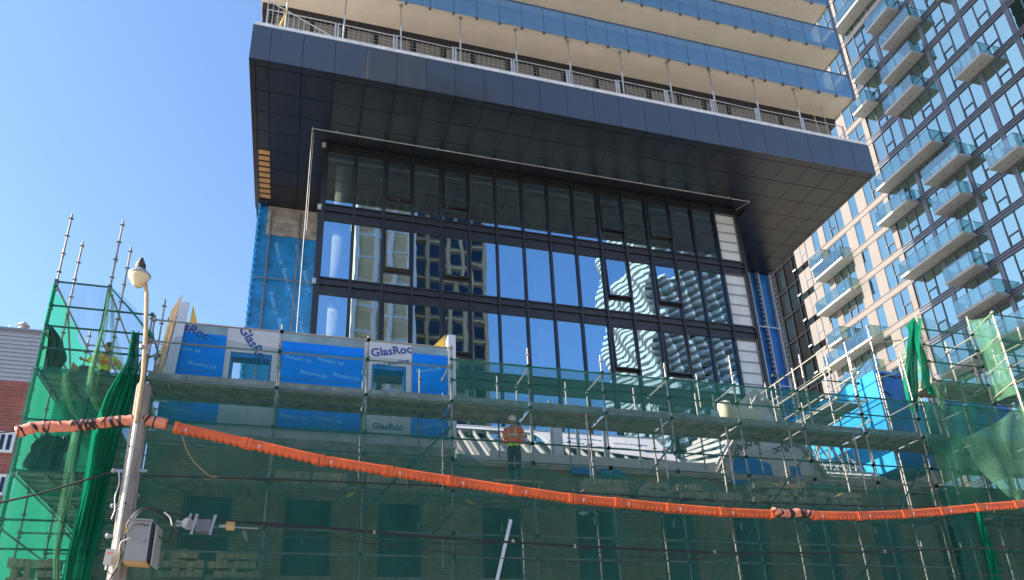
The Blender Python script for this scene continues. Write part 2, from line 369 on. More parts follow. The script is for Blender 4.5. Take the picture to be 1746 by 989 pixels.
# curtain wall
cols = [CX0+0.06 + 1.142*k for k in range(17)]
rows = [(20.46, 22.93), (17.16, 19.70), (13.86, 16.44), (10.56, 13.14), (7.26, 9.84)]
cwf = MB()
for z0, z1 in [(22.93, ZB)] + [(rows[i+1][1], rows[i][0]) for i in range(4)] + [(6.4, 7.26)]:
    cwf.box(CX0, CX1, YC+0.02, YC+0.16, z0, z1)
    cwf.box(CX0, CX1, YC-0.05, YC+0.018, (z0+z1)/2+0.02, (z0+z1)/2+0.10)
    cwf.box(CX0, CX1, YC-0.025, YC+0.018, z0, z0+0.06)
    cwf.box(CX0, CX1, YC-0.025, YC+0.018, z1-0.06, z1)
P('spandrels', cwf, K['frame'])
for x in cols:
    m_ = MB(); m_.box(x-0.035, x+0.035, YC-0.10, YC+0.15, 6.4, ZB-0.01); m_.box(x-0.06, x+0.06, YC-0.012, YC+0.012, 6.4, ZB-0.02)
    P('mullion', m_, K['frame'])
opn = {(2,0),(4,0),(10,0),(12,0),(2,1),(4,1),(10,1),(12,1),(2,2),(4,2),(10,2),(12,2),(2,3),(4,3),(10,3),(12,3)}
for i in range(16):
    a, b = cols[i]+0.062, cols[i+1]-0.062
    for j, (z0, z1) in enumerate(rows):
        if i == 15:
            lm = MB(); n_ = 5; h = (z1-z0)/n_
            for q in range(n_): lm.box(a, b, YC+0.05, YC+0.07, z0+q*h+0.012, z0+(q+1)*h-0.012)
            lo_ = P('louver_panel', lm, K['opal'])
            lr = MB()
            for q in range(n_+1): lr.tube([(a, YC-0.02, z0+q*h), (b+0.05, YC-0.02, z0+q*h)], 0.014, 6)
            lr.tube([(b+0.0, YC-0.03, z0-0.1), (b+0.0, YC-0.03, z1+0.1)], 0.014, 6)
            sub(lr, 'rod', K['tube'], lo_)
            continue
        if (i, j) in opn:
            zs = z0+0.62
            P('window_pane', B(a, b, YC+0.04, YC+0.052, z0, zs-0.08), K['cw'])
            w = MB(); tilt = 0.10
            def yy(z): return YC-0.02 - tilt*(z1-0.03-z)/(z1-zs)
            for (xa, xb, za, zb) in ((a+0.01, a+0.07, zs, z1-0.03), (b-0.07, b-0.01, zs, z1-0.03), (a+0.07, b-0.07, zs, zs+0.06), (a+0.07, b-0.07, z1-0.09, z1-0.03)):
                w.hull([(xa,yy(za)-0.03,za),(xb,yy(za)-0.03,za),(xb,yy(za)+0.03,za),(xa,yy(za)+0.03,za),(xa,yy(zb)-0.03,zb),(xb,yy(zb)-0.03,zb),(xb,yy(zb)+0.03,zb),(xa,yy(zb)+0.03,zb)])
            w.box(a, b, YC+0.0, YC+0.08, zs-0.08, zs-0.02)
            sash = P('opening_sash', w, K['frame'])
            pn = MB(); pn.hull([(a+0.07,yy(zs+.06)-0.005,zs+.06),(b-0.07,yy(zs+.06)-0.005,zs+.06),(b-0.07,yy(zs+.06)+0.005,zs+.06),(a+0.07,yy(zs+.06)+0.005,zs+.06),
                                (a+0.07,yy(z1-.09)-0.005,z1-.09),(b-0.07,yy(z1-.09)-0.005,z1-.09),(b-0.07,yy(z1-.09)+0.005,z1-.09),(a+0.07,yy(z1-.09)+0.005,z1-.09)])
            sub(pn, 'sash_pane', K['cw'], sash)
        else:
            P('window_pane', B(a, b, YC+0.04, YC+0.052, z0, z1), K['cw'])
# glazed left return
for bx_ in ((CX0-0.10, CX0, YC-0.02, YC+0.15), (CX0-0.03, CX0+0.02, YC+1.3, YC+1.4), (CX0-0.03, CX0+0.02, 28.9, 29.2), (CX1, CX1+0.10, YC-0.02, YC+0.15)): P('corner_frame', B(*bx_, 6.4, ZB-0.01), K['frame'])
for z0, z1 in rows:
    P('side_pane', B(CX0-0.012, CX0, YC+0.16, YC+1.3, z0, z1), K['clear']); P('side_pane', B(CX0-0.012, CX0, YC+1.4, 28.9, z0, z1), K['clear'])
# brackets at the corner of the glass wall
bk = MB()
for z in (23.1, 20.1, 16.8, 13.5): bk.box(CX0-0.16, CX0-0.02, YC-0.08, YC-0.03, z, z+0.22)
P('bracket', bk, K['steel'])
# floors and rooms behind the glass
for z0, z1 in [(22.95, 23.36)] + [(rows[i+1][1]+0.1, rows[i][0]-0.25) for i in range(4)] + [(6.4, 7.0)]:
    P('floor_slab', B(CX0+0.02, CX1-0.02, YC+0.2, 31, z0, z1), K['ceiling'])
for j, (z0, z1) in enumerate(rows):
    P('back_wall', B(CX0+0.02, CX1-0.02, 31.0, 31.2, z0-0.4, z1+0.3), K['inside'])
    P('column', MB().tube([(0.98, YC+0.85, z0-0.24), (0.98, YC+0.85, z1+0.1)], 0.36, 24), K['col'], smooth=True)
    P('column', MB().tube([(9.3, YC+1.2, z0-0.24), (9.3, YC+1.2, z1+0.1)], 0.36, 24), K['col'], smooth=True)
st = MB()
for k in range(9): st.box(1.6+k*0.42, 1.65+k*0.42, 26.9, 27.0, 20.2, 22.9)
for k in range(4): st.box(1.6, 5.2, 26.88, 27.02, 20.6+k*0.55, 20.64+k*0.55)
P('interior_studs', st, K['paper'])
dk = MB()
for z in (22.72, 22.62): 
    dk.bar((2.4, 25.4, z), (9, 26.4, z), 0.05, 0.05); dk.bar((9.5, 25.3, z), (17.6, 25.9, z), 0.05, 0.05)
dk.bar((7.1, 25.1, 22.7), (8.9, 25.1, 20.4), 0.05, 0.05); dk.bar((5.6, 25.2, 22.7), (4.6, 25.4, 20.4), 0.05, 0.05)
for k in range(12): dk.tube([(3+k*1.2, 25.2+0.5*(k % 3), 22.6), (3.4+k*1.2, 26.8, 22.6)], 0.03, 6)
P('ceiling_services', dk, K['paper'])
pp = MB()
for (x, y, w, h) in ((905, 343, 16, 16), (915, 352, 9, 14), (868, 447, 10, 14), (880, 458, 10, 17), (862, 463, 9, 9), (921, 563, 14, 20), (931, 575, 10, 18), (671, 311, 9, 9), (684, 312, 10, 20)):
    p = aY(x, y, YC+0.075); s_ = YC/1290*1.05
    pp.box(p.x-w*s_/2*0.9, p.x+w*s_/2*0.9, YC+0.07, YC+0.074, p.z-h*s_/2, p.z+h*s_/2)
P('taped_paper', pp, K['paper'])

# membrane walls behind the overhang, left and right
bw = P('side_wall', B(-2.5, CX0-0.1, 29.2, 29.6, 0, 23.38), K['dirtymem'], label='membrane covered wall left of the glass')
cb = MB().box(-2.1, CX0-0.12, 29.12, 29.19, 22.55, 23.38); cb.box(-2.1, CX0-0.12, 29.15, 29.195, 21.9, 22.55)
sub(cb, 'bare_concrete', K['rawconc'], bw)
fm = MB()
for x in (-1.95, -0.72): fm.box(x-0.03, x+0.03, 29.08, 29.14, 10, 23.2)
for z in (19.6, 16.2, 12.8): fm.box(-2.4, CX0-0.12, 29.05, 29.08, z, z+0.05)
for k in range(60): fm.box(-1.98, -1.9, 29.04, 29.08, 10+k*0.22, 10.06+k*0.22); fm.box(-0.76, -0.68, 29.04, 29.08, 10+k*0.22, 10.06+k*0.22)
sub(fm, 'cladding_rail', K['condomull'], bw)
ss = MB()
for k in range(34): sub(B(-2.52, -2.42, 29.0, 29.18, 12+k*0.34, 12.16+k*0.34), 'fixing_clip', K['membrane2'], bw)
rnd = random.Random(3)
def prints(parent, x0, x1, y, z0, z1, dx, dz, size, deg, body='Blueskin SA', m=None, tw=True):
    z = z0; r_ = 0
    while z < z1:
        x = x0 + (r_ % 2)*dx*0.5
        while x < x1:
            lettering(body, size, m or K['print'], Vector((x, y, z)), front_rot(deg), parent, ext=0.001, name='printed_lettering'); x += dx
        z += dz; r_ += 1
prints(bw, -1.5, 0.0, 29.19, 16.0, 21.3, 0.85, 1.25, 0.24, -75)
rw = P('side_wall', B(CX1+0.3, 23.4, 29.2, 29.6, 0, 23.38), K['membrane3'], label='membrane covered wall right of the glass with pale studs')
fm = MB()
for x in (22.05, 22.62, 23.3): fm.box(x-0.03, x+0.03, 29.0, 29.19, 10, 23.3)
for z in (20.0, 16.7, 13.3): fm.box(21.0, 23.35, 28.98, 29.02, z, z+0.06)
sub(fm, 'cladding_rail', K['white'], rw)
fm = MB()
for k in range(44):
    for xq in (22.42, 23.38): sub(B(xq, xq+.12, 28.98, 29.1, 12+k*0.26, 12.12+k*0.26), 'fixing_clip', K['condomull'], rw)
prints(rw, 21.3, 22.0, 29.19, 16.5, 22.4, 0.9, 1.6, 0.22, -75)
P('core', MB().box(-2.4, 23.3, 29.61, 41, 0, 23.3).box(-2.4, 23.3, 30.4, 41, 23.3, 73), K['inside'])  # unseen rear depth and height are set to shade the apartment tower
P('core', B(-2.3, 23.2, 24.4, 30.39, 28.05, 73), K['joint'])

# floors above the terrace
LV = [27.79, 30.77, 33.75, 36.73, 39.71]
twall = MB().box(-2.3, 23.1, 22.5, 22.8, ZT+0.04, 27.42); P('terrace_wall', twall, K['joint'])
P('transfer_beam', B(-2.6, 23.4, 22.38, 24.35, 27.42, 27.785), K['slabdark'])
x = -2.1; i = 0
while x < 22.4:
    w = 1.0 if i % 3 else 1.25
    P('terrace_window', B(x, x+w, 22.46, 22.497, ZT+0.1, 27.36), K['curtain']); x += w+0.24; i += 1
for li, z in enumerate(LV):
    sb = P('balcony_slab', B(-2.66, 23.40, YF+0.02, 24.3, z, z+0.20), K['slab'])
    if li > 0:
        sub(B(-2.4, 23.2, 22.6, 24.3, LV[li-1]+0.2, z), 'room_front', K['condodark'], sb)
    if li >= 3: continue
    x0 = 23.36 - 26*0.938
    wg = MB(); xx = -2.0
    while xx < 22.6: wg.box(xx, xx+1.35, 22.56, 22.59, z+0.3, z+2.7); xx += 1.5
    P('balcony_window', wg, K['cglass'])
    n_ = 26
    for k in range(n_):
        a = x0 + k*0.938
        if li == 0 and a < 2.5: pass
        gp = P('balcony_glass', B(a+0.012, a+0.926, YF-0.035, YF-0.022, z-0.10, z+1.27), K['bal'])
    rl = MB().box(x0, 23.42, YF-0.055, YF-0.005, z+1.27, z+1.31)
    for k in range(n_+1):
        a = x0 + k*0.938
        rl.box(a-0.012, a+0.012, YF-0.02, YF+0.015, z-0.10, z+1.27)
        rl.box(a-0.045, a+0.045, YF-0.06, YF+0.05, z-0.16, z-0.04)
    P('balcony_railing', rl, K['condodark'])
    for k in range(3): P('balcony_glass', B(23.42, 23.432, YF+k*1.0, YF+0.96+k*1.0, z-0.10, z+1.27), K['bal'])
P('corner_post', MB().box(23.36, 23.45, YF-0.06, YF+0.04, LV[0]-0.1, 60), K['condodark'])
um = MB()
for li, z in enumerate(LV[4:]+[42.7+2.98*k for k in range(10)]): um.box(-2.66, 23.4, YF+0.02, 24.3, z, z+0.2)
P('upper_slabs', um, K['slab'])
del x

# things standing on the terrace: mesh guard panels and shoring props
px_edges = [-2.3, 0.2, 2.36, 4.64, 6.99, 9.31, 11.46, 13.67, 15.83, 18.0, 20.3, 22.5]
def guard_panel(a, b, label, lean=0.0):
    t = thing('guardrail_panel', label, 'guardrail', ((a+b)/2, YF+0.2, ZT+0.14), 'mesh guardrail panels along the terrace edge')
    y = YF+0.16
    f = MB(); z0, z1 = ZT+0.22, ZT+1.02
    f.tube([(a+0.05, y, z0), (a+0.05, y, z1), (b-0.05, y, z1-lean), (b-0.05, y, z0), (a+0.05, y, z0)], 0.02, 6)
    for q in (a+0.05, b-0.05): f.box(q-0.03, q+0.03, y-0.03, y+0.03, ZT+0.14, z1)
    f.build('frame', K['steel'], t)
    w = MB(); n = int((b-a)/0.19)
    for k in range(1, n): xx = a+0.05+(b-a-0.1)*k/n; w.tube([(xx, y, z0), (xx, y, z1-lean*k/n)], 0.0035, 4, caps=False)
    for k in range(1, 5): zz = z0+(z1-z0)*k/5; w.tube([(a+0.05, y, zz), (b-0.05, y, zz)], 0.0035, 4, caps=False)
    w.build('wire_mesh', K['steel'], t)
where = ['first from the left end', 'second from the left end', 'third from the left end', 'fourth from the left end', 'above the left part of the glass wall', 'just left of the middle', 'in the middle',
         'just right of the middle', 'fourth from the right end', 'third from the right end', 'second from the right end', 'last before the right corner']
ords = ['first', 'second', 'third', 'fourth', 'fifth', 'sixth', 'seventh', 'eighth', 'ninth', 'tenth', 'eleventh', 'twelfth', 'thirteenth']
for k, (a, b) in enumerate(zip(px_edges[:-1], px_edges[1:])):
    guard_panel(a, b, 'galvanised mesh guardrail panel on the terrace edge, %s counted from the left corner' % ords[k], lean=0.03*((k*7) % 3))
sr = thing('sloped_railing', 'grey ladder-like railing slanting down behind the left corner of the terrace', 'railing', (-1, YF+0.3, ZT+0.14))
f = MB(); a = Vector((-2.45, YF+0.1, ZT+1.5)); b = Vector((0.15, YF+0.1, ZT+0.2)); f.tube([a, b], 0.022, 6); f.build('rail', K['steel'], sr)
f = MB()
for k in range(1, 14): p = a.lerp(b, k/14); f.tube([(p.x, p.y, ZT+0.14), p], 0.012, 5)
f.build('baluster', K['steel'], sr)
yr = tag(MB().tube([(-1.62, YF+0.12, ZT+1.2), (-1.68, YF+0.1, ZT+0.7), (-1.78, YF+0.08, ZT+0.25)], [0.02, 0.035, 0.05], 6).build('strap', K['yellow']), 'yellow strap hanging on the railing at the left terrace corner', 'strap')
for k, xx in enumerate([-1.62, 0.44, 2.60, 4.89, 7.18, 9.50, 11.75, 14.0, 16.05, 18.17, 20.34]):
    t = thing('shoring_prop', 'slender steel prop between terrace kerb and beige slab, %s from the left' % ords[k], 'prop', (xx, YF+0.22, ZT+0.14), 'steel props under the first beige slab')
    dx = 0.05*math.sin(k*2.3)
    MB().tube([(xx, YF+0.22, ZT+0.14), (xx+dx*0.6, YF+0.22, ZT+1.6)], 0.032, 8).build('outer_tube', K['steel'], t)
    MB().tube([(xx+dx*0.6, YF+0.22, ZT+1.58), (xx+dx, YF+0.22, 27.77)], 0.022, 8).build('inner_tube', K['tube'], t)
    MB().box(xx+dx-0.07, xx+dx+0.07, YF+0.15, YF+0.29, 27.765, 27.785).build('head_plate', K['steel'], t)
for (xx, lab) in ((21.75, 'thin rusty prop behind the right end of the terrace, nearer the building'), (22.3, 'thin rusty prop at the far right corner of the terrace')):
    tag(MB().tube([(xx, YF+0.8, ZT+0.1), (xx-0.1, YF+0.8, 27.76)], 0.018, 6).build('shoring_prop', K['unit']), lab, 'prop')
# monorail tube hung under the soffit
mr_ = thing('suspended_rail', 'thin steel tube hung under the dark soffit, running round the glass wall', 'rail', (9, 23.8, ZB))
MB().tube([(-0.44, 23.82, ZB-0.10), (18.9, 23.86, ZB-0.10), (18.15, 25.6, ZB-0.10)], 0.019, 6).build('tube', K['steel'], mr_)
h_ = MB()
for xx in (-0.40, 0.5, 4.5, 9, 13.5, 17.8, 18.8): h_.tube([(xx, 23.84, ZB), (xx, 23.84, ZB-0.12)], 0.016, 5)
h_.build('hanger', K['steel'], mr_)
tag(MB().tube([(-0.42, 23.8, ZB-0.12), (-0.41, 23.75, 20.5), (-0.40, 23.55, 17.0), (-0.38, 23.4, 13.0), (-0.38, 23.3, 10.0)], 0.014, 6).build('hanging_cable', K['conduit']), 'pale vertical cable hanging from the suspended tube left of the glass wall', 'cable')
tag(MB().tube([(-0.36, 23.8, ZB-0.3), (-0.34, 23.75, 18.5)], 0.012, 6).build('hanging_cable', K['steel']), 'thin grey rope beside the pale hanging cable', 'cable')

# ================================================================== THE OLD PODIUM BUILDING WITH ITS NEW ROOF
pod = thing('podium_building', 'old stone building behind green netting, topped with blue and white panels and steel roof frames', 'building', (8, 20, 0))
WY = 18.9
wins = [(-2.6, -1.45), (-0.25, 0.90), (2.03, 3.17), (4.75, 5.9), (7.40, 8.58), (9.92, 11.0), (12.3, 13.4), (14.7, 15.8), (17.1, 18.2), (19.5, 20.6)]
wl = MB(); prev = -3.55
for a, b in wins + [(28, 28)]:
    wl.box(prev, a, WY, WY+0.4, 0, 8.35)
    if b > a: wl.box(a, b, WY, WY+0.4, 7.15, 8.35); wl.box(a, b, WY, WY+0.4, 4.3, 5.15); wl.box(a, b, WY, WY+0.4, 0, 1.0)
    prev = b
P('stone_wall', wl, K['stone'], pod)
cn = MB().box(-3.6, 4.0, WY-0.12, WY, 8.35, 8.60); cn.box(4.0, 28, WY-0.10, WY-0.002, 8.16, 8.34)
P('cornice', cn, K['rawconc'], pod)
for a, b in wins:
    for z0, z1 in ((5.15, 7.15), (1.0, 4.3)):
        w = P('window', MB().box(a, a+0.06, WY+0.2, WY+0.28, z0, z1).box(b-0.06, b, WY+0.2, WY+0.28, z0, z1).box(a+.06, b-.06, WY+0.2, WY+0.28, z1-0.06, z1).box(a+.06, b-.06, WY+0.2, WY+0.28, z0, z0+0.06)
              .box(a+.06, b-.06, WY+0.2, WY+0.28, (z0+z1)/2-0.03, (z0+z1)/2+0.03), K['condodark'], pod)
        P('window_sill', B(a-0.1, b+0.1, WY-0.08, WY-0.003, z0-0.14, z0), K['rawconc'], pod); P('lintel', B(a-0.12, b+0.12, WY-0.03, WY-0.003, z1, z1+0.24), K['rawconc'], pod)
        sub(B(a+.06, b-.06, WY+0.25, WY+0.26, z0+0.06, z1-0.06), 'window_cover', K['tarp'], w)
P('podium_core', B(-3.5, 28, WY+0.9, 29.0, 0, 8.0), K['inside'], pod)
# upper storey: blue membrane and white boards
BY = 18.8
segs = [(-3.42, -2.04, 'blue'), (-2.04, -0.74, 'board'), (-0.66, 1.50, 'blue'), (1.60, 2.80, 'board'), (2.84, 3.82, 'blue')]
zt0, zb0 = 11.62, 8.85
P('backing_wall', MB().box(-3.42, -1.86, BY+0.03, BY+0.2, 8.62, zt0-0.02).box(-0.86, 1.72, BY+0.03, BY+0.2, 8.62, zt0-0.02).box(2.66, 3.86, BY+0.03, BY+0.2, 8.62, zt0-0.02)
  .box(-1.86, -0.86, BY+0.03, BY+0.2, 8.62, 9.7).box(-1.86, -0.86, BY+0.03, BY+0.2, 10.95, zt0-0.02).box(1.72, 2.66, BY+0.03, BY+0.2, 8.62, 9.7).box(1.72, 2.66, BY+0.03, BY+0.2, 10.95, zt0-0.02), K['board'], pod)
for a, b, k_ in segs:
    if k_ == 'blue':
        p_ = P('membrane_panel', B(a, b, BY-0.01, BY+0.028, zb0, 11.36), K['membrane'], pod)
        sub(MB().box(a+.01, b-.01, BY-0.014, BY-0.0105, 10.28, 10.31).box(a+.01, b-.01, BY-0.014, BY-0.0105, 9.42, 9.44), 'membrane_lap', K['membrane3'], p_)
        prints(p_, a+0.45, b-0.3, BY-0.012, zb0+0.35, 11.2, 0.85, 0.42, 0.15, -8 if a < 0 else 12)
        t_ = P('top_strip', B(a, b, BY-0.005, BY+0.028, 11.365, zt0), K['stripmem'], pod, label='hazy grey-blue strip above the blue membrane')
    else:
        z0, z1 = 9.75, 10.92; wa, wb = a+0.16, b-0.16
        q = MB().box(a, wa, BY, BY+0.028, zb0, zt0).box(wb, b, BY, BY+0.028, zb0, zt0).box(wa, wb, BY, BY+0.028, z1, zt0).box(wa, wb, BY, BY+0.028, zb0, z0)
        p_ = P('sheathing_panel', q, K['board'], pod)
        fs_ = MB()
        for zz in [8.95+0.3*k for k in range(9)]:
            for xx in (a+0.05, wa-0.05, wb+0.05, b-0.05): fs_.box(xx-.008, xx+.008, BY-0.003, BY-0.0005, zz-.008, zz+.008)
        fs_.box(a, b, BY-0.003, BY-0.0005, 11.0, 11.008)
        sub(fs_, 'board_fixings', K['blackprint'], p_)
        w = P('window_opening', MB().box(wa-0.02, wa+0.03, BY+0.0, BY+0.35, z0, z1).box(wb-0.03, wb+0.02, BY+0.0, BY+0.35, z0, z1).box(wa, wb, BY+0.03, BY+0.4, z1-0.12, z1), K['membrane3'], pod)
lettering('GlasRoc', 0.36, K['navy'], Vector((-1.35, BY-0.004, 11.16)), front_rot(-55), pod)
lettering('GlasRoc', 0.34, K['navy'], Vector((-3.0, BY-0.009, 11.49)), front_rot(-24), pod)
lettering('GlasRoc', 0.34, K['navy'], Vector((2.25, BY-0.004, 11.36)), front_rot(12), pod)
lettering('Roc', 0.36, K['navy'], Vector((-1.9, BY-0.004, 9.85)), front_rot(20), pod)
lettering('Roc sheathing', 0.16, K['navy'], Vector((2.3, BY-0.004, 11.0)), front_rot(15), pod)
lettering('GlasRoc', 0.24, K['navy'], Vector((2.2, BY-0.004, 9.1)), front_rot(0), pod)
# vertical board ends and timbers at the left end of the new storey
P('end_board', B(3.84, 4.06, BY-0.03, BY+0.3, 8.62, 12.05), K['white'], pod)
P('insulation', MB().prism([(3.3, 11.62), (3.84, 11.62), (3.84, 12.25)], BY+0.35, BY+0.5), K['yellow'], pod)
# storey side going back
P('side_return', B(-3.42, -3.25, BY+0.21, 28, 8.6, 11.3), K['board'], pod)
# steel roof: rafters from eave (18.95, 8.4) to ridge (21.5, 10.25)
E0, E1 = Vector((0, 19.0, 8.36)), Vector((0, 21.5, 10.28))
def slope(x, t, off=0): 
    p = E0.lerp(E1, t); return Vector((x, p.y, p.z+off))
for k in range(19):
    xx = 4.25 + k*0.44
    if k > 16: continue
    m_ = MB().bar(slope(xx, 0), slope(xx, 1), 0.045, 0.11); m_.bar(slope(xx+0.02, 0, 0.05), slope(xx+0.02, 1, 0.05), 0.05, 0.015)
    P('rafter', m_, K['stud'], pod)
P('roof_deck', MB().hull([slope(4.1, -0.0, -0.3), slope(11.6, 0, -0.3), slope(11.6, 1, -0.3), slope(4.1, 1, -0.3), slope(4.1, 0, -0.26), slope(11.6, 0, -0.26), slope(11.6, 1, -0.26), slope(4.1, 1, -0.26)]), K['greybox'], pod)
P('ridge_track', MB().bar((4.1, 21.52, 10.30), (11.8, 21.52, 10.30), 0.16, 0.18).bar((4.1, 18.96, 8.36), (11.7, 18.96, 8.36), 0.05, 0.30), K['board'], pod)
P('roof_board', MB().hull([slope(7.4, .52, .10), slope(11.2, .22, .10), slope(11.4, .95, .10), slope(7.0, .95, .10), slope(7.4, .52, .12), slope(11.2, .22, .12), slope(11.4, .95, .12), slope(7.0, .95, .12)]), K['board'], pod)
pr = P('printed_roof_board', MB().hull([slope(4.4, .90, .10), slope(7.2, .90, .10), slope(7.2, 1.03, .10), slope(4.4, 1.03, .10), slope(4.4, .90, .12), slope(7.2, .90, .12), slope(7.2, 1.03, .12), slope(4.4, 1.03, .12)]), K['white'], pod)
sr_ = Matrix.Rotation(math.atan2(E1.z-E0.z, E1.y-E0.y), 3, 'X')
for k in range(5): lettering('Glasroc sheathing', 0.16, K['navy'], slope(7.9+k*0.75, .62-0.04*k + 0.2*(k % 2), .125), sr_, pod)
for xx, h in ((6.35, 1.3), (6.95, 1.5), (7.75, 1.15), (8.6, 0.8)):
    P('wall_stud', B(xx, xx+0.09, 19.3, 19.36, 8.4, 8.4+h+0.6), K['stud'], pod)
P('wide_stud', B(7.02, 7.32, 19.32, 19.36, 8.4, 10.4), K['white'], pod)
P('wall_plate', B(5.0, 12.0, 18.80, 18.86, 8.30, 8.62), K['board'], pod)
P('blue_flashing', MB().box(7.3, 8.05, 18.74, 18.79, 8.05, 8.3).box(8.2, 8.8, 18.74, 18.79, 8.02, 8.28), K['membrane3'], pod)
# sheathed dormer gable
gp = MB().prism([(12.05, 8.1), (15.9, 8.1), (15.75, 8.5), (14.35, 10.55), (13.85, 10.75), (13.3, 10.35), (12.25, 8.9)], 18.86, 18.92)
gb = P('gable_board', gp, K['board'], pod)
lettering('GlasRoc', 0.40, K['blackprint'], Vector((13.55, 18.855, 9.55)), front_rot(-148), pod)
lettering('GlasRoc', 0.36, K['blackprint'], Vector((14.6, 18.855, 9.35)), front_rot(-160), pod)
lettering('Roc', 0.34, K['blackprint'], Vector((12.75, 18.855, 9.05)), front_rot(-110), pod)
P('blue_patch', MB().prism([(12.35, 8.05), (13.9, 8.05), (13.8, 8.75), (13.0, 8.95), (12.6, 8.85)], 18.84, 18.858).box(14.5, 14.85, 18.84, 18.858, 8.15, 8.7), K['membrane3'], pod)
for s_, x0, x1, zz0, zz1 in ((0, 11.9, 13.75, 8.3, 10.95), (1, 16.0, 13.95, 8.0, 10.95)):
    for j in range(2):
        P('gable_rafter', MB().bar((x0, 18.8+j*0.35, zz0), (x1, 18.8+j*0.35, zz1), 0.12, 0.14, up=(0, 1, 0)), K['deck' if j == 0 else 'stud'], pod)
for k in range(7):
    t_ = k/7
    P('valley_rafter', MB().bar((12.1+1.5*t_, 19.2, 8.6+2.2*t_), (11.7+1.7*t_, 21.6, 9.2+1.6*t_), 0.05, 0.12), K['stud'], pod)
P('gable_cap', MB().prism([(13.0, 10.6), (14.7, 10.6), (13.85, 11.35)], 19.0, 19.04), K['greybox'], pod)
# second roof with trusses between the dormer and the blue block
F0_, F1_ = Vector((0, 19.0, 8.3)), Vector((0, 21.6, 10.0))
def sl2(x, t, off=0): p = F0_.lerp(F1_, t); return Vector((x, p.y, p.z+off))
for k in range(9):
    xx = 15.2+k*0.42
    P('rafter', MB().bar(sl2(xx, 0), sl2(xx, 1), 0.05, 0.16), K['stud'], pod)
for k in range(6):
    P('purlin', MB().bar(sl2(15.0, k/5.5, .12), sl2(18.6, k/5.5, .12), 0.05, 0.06), K['stud'], pod)
for k in range(8):
    xx = 14.6+k*0.5
    P('truss_web', MB().bar((xx, 20.2, 8.9), (xx+0.5, 20.6, 10.9-0.12*k), 0.05, 0.07).bar((xx+0.5, 20.2, 8.9), (xx, 20.6, 10.9-0.12*k), 0.05, 0.07), K['stud'], pod)
P('eave_board', B(14.9, 20.0, 18.84, 18.88, 8.05, 8.45), K['deck'], pod)
# blue blocks (lift or stair heads)
bl = P('blue_block', B(18.65, 20.2, 18.95, 27.0, 8.9, 12.42), K['membrane2'], pod, label='bright blue membrane wall facing left, sunlight put into its colour')
sub(B(18.72, 19.9, 18.92, 18.948, 9.0, 12.38), 'shaded_front_face', K['membrane3'], bl)  # same membrane, darker blue paints in the shade of the front side
sub(MB().tube([(18.75, 18.9, 12.4), (18.95, 18.9, 12.0), (18.7, 18.9, 11.7), (19.1, 18.9, 11.5), (19.0, 18.9, 10.6), (19.3, 18.9, 9.6)], 0.02, 5).tube([(18.75, 18.9, 12.3), (19.5, 18.9, 12.2), (19.8, 18.9, 12.3)], 0.025, 5), 'sealant_line', K['black'], bl)
P('blue_block', MB().prism([(21.3, 9.9), (24.6, 9.9), (24.3, 11.55), (20.9, 11.55)], 18.95, 24), K['membrane3'], pod, label='dark blue membrane block at the right end')
P('blue_strip', MB().prism([(22.5, 9.95), (23.3, 9.95), (23.0, 11.6), (22.2, 11.6)], 18.88, 18.948), K['membrane2'], pod)
cbp = P('cream_board', MB().prism([(21.1, 8.8), (24.3, 8.8), (24.3, 9.85), (20.9, 9.85)], 18.9, 18.95), K['creamboard'], pod)
lettering('GlasRoc', 0.42, K['blackprint'], Vector((21.9, 18.896, 9.3)), front_rot(28), pod)
lettering('GlasRoc', 0.42, K['blackprint'], Vector((23.3, 18.896, 9.3)), front_rot(45), pod)
P('timber_edge', B(20.3, 20.5, 18.9, 18.95, 8.5, 9.9), K['yellow'], pod)
P('cream_panel', B(19.7, 20.9, 18.86, 18.9, 9.6, 10.1), K['creamboard'], pod)

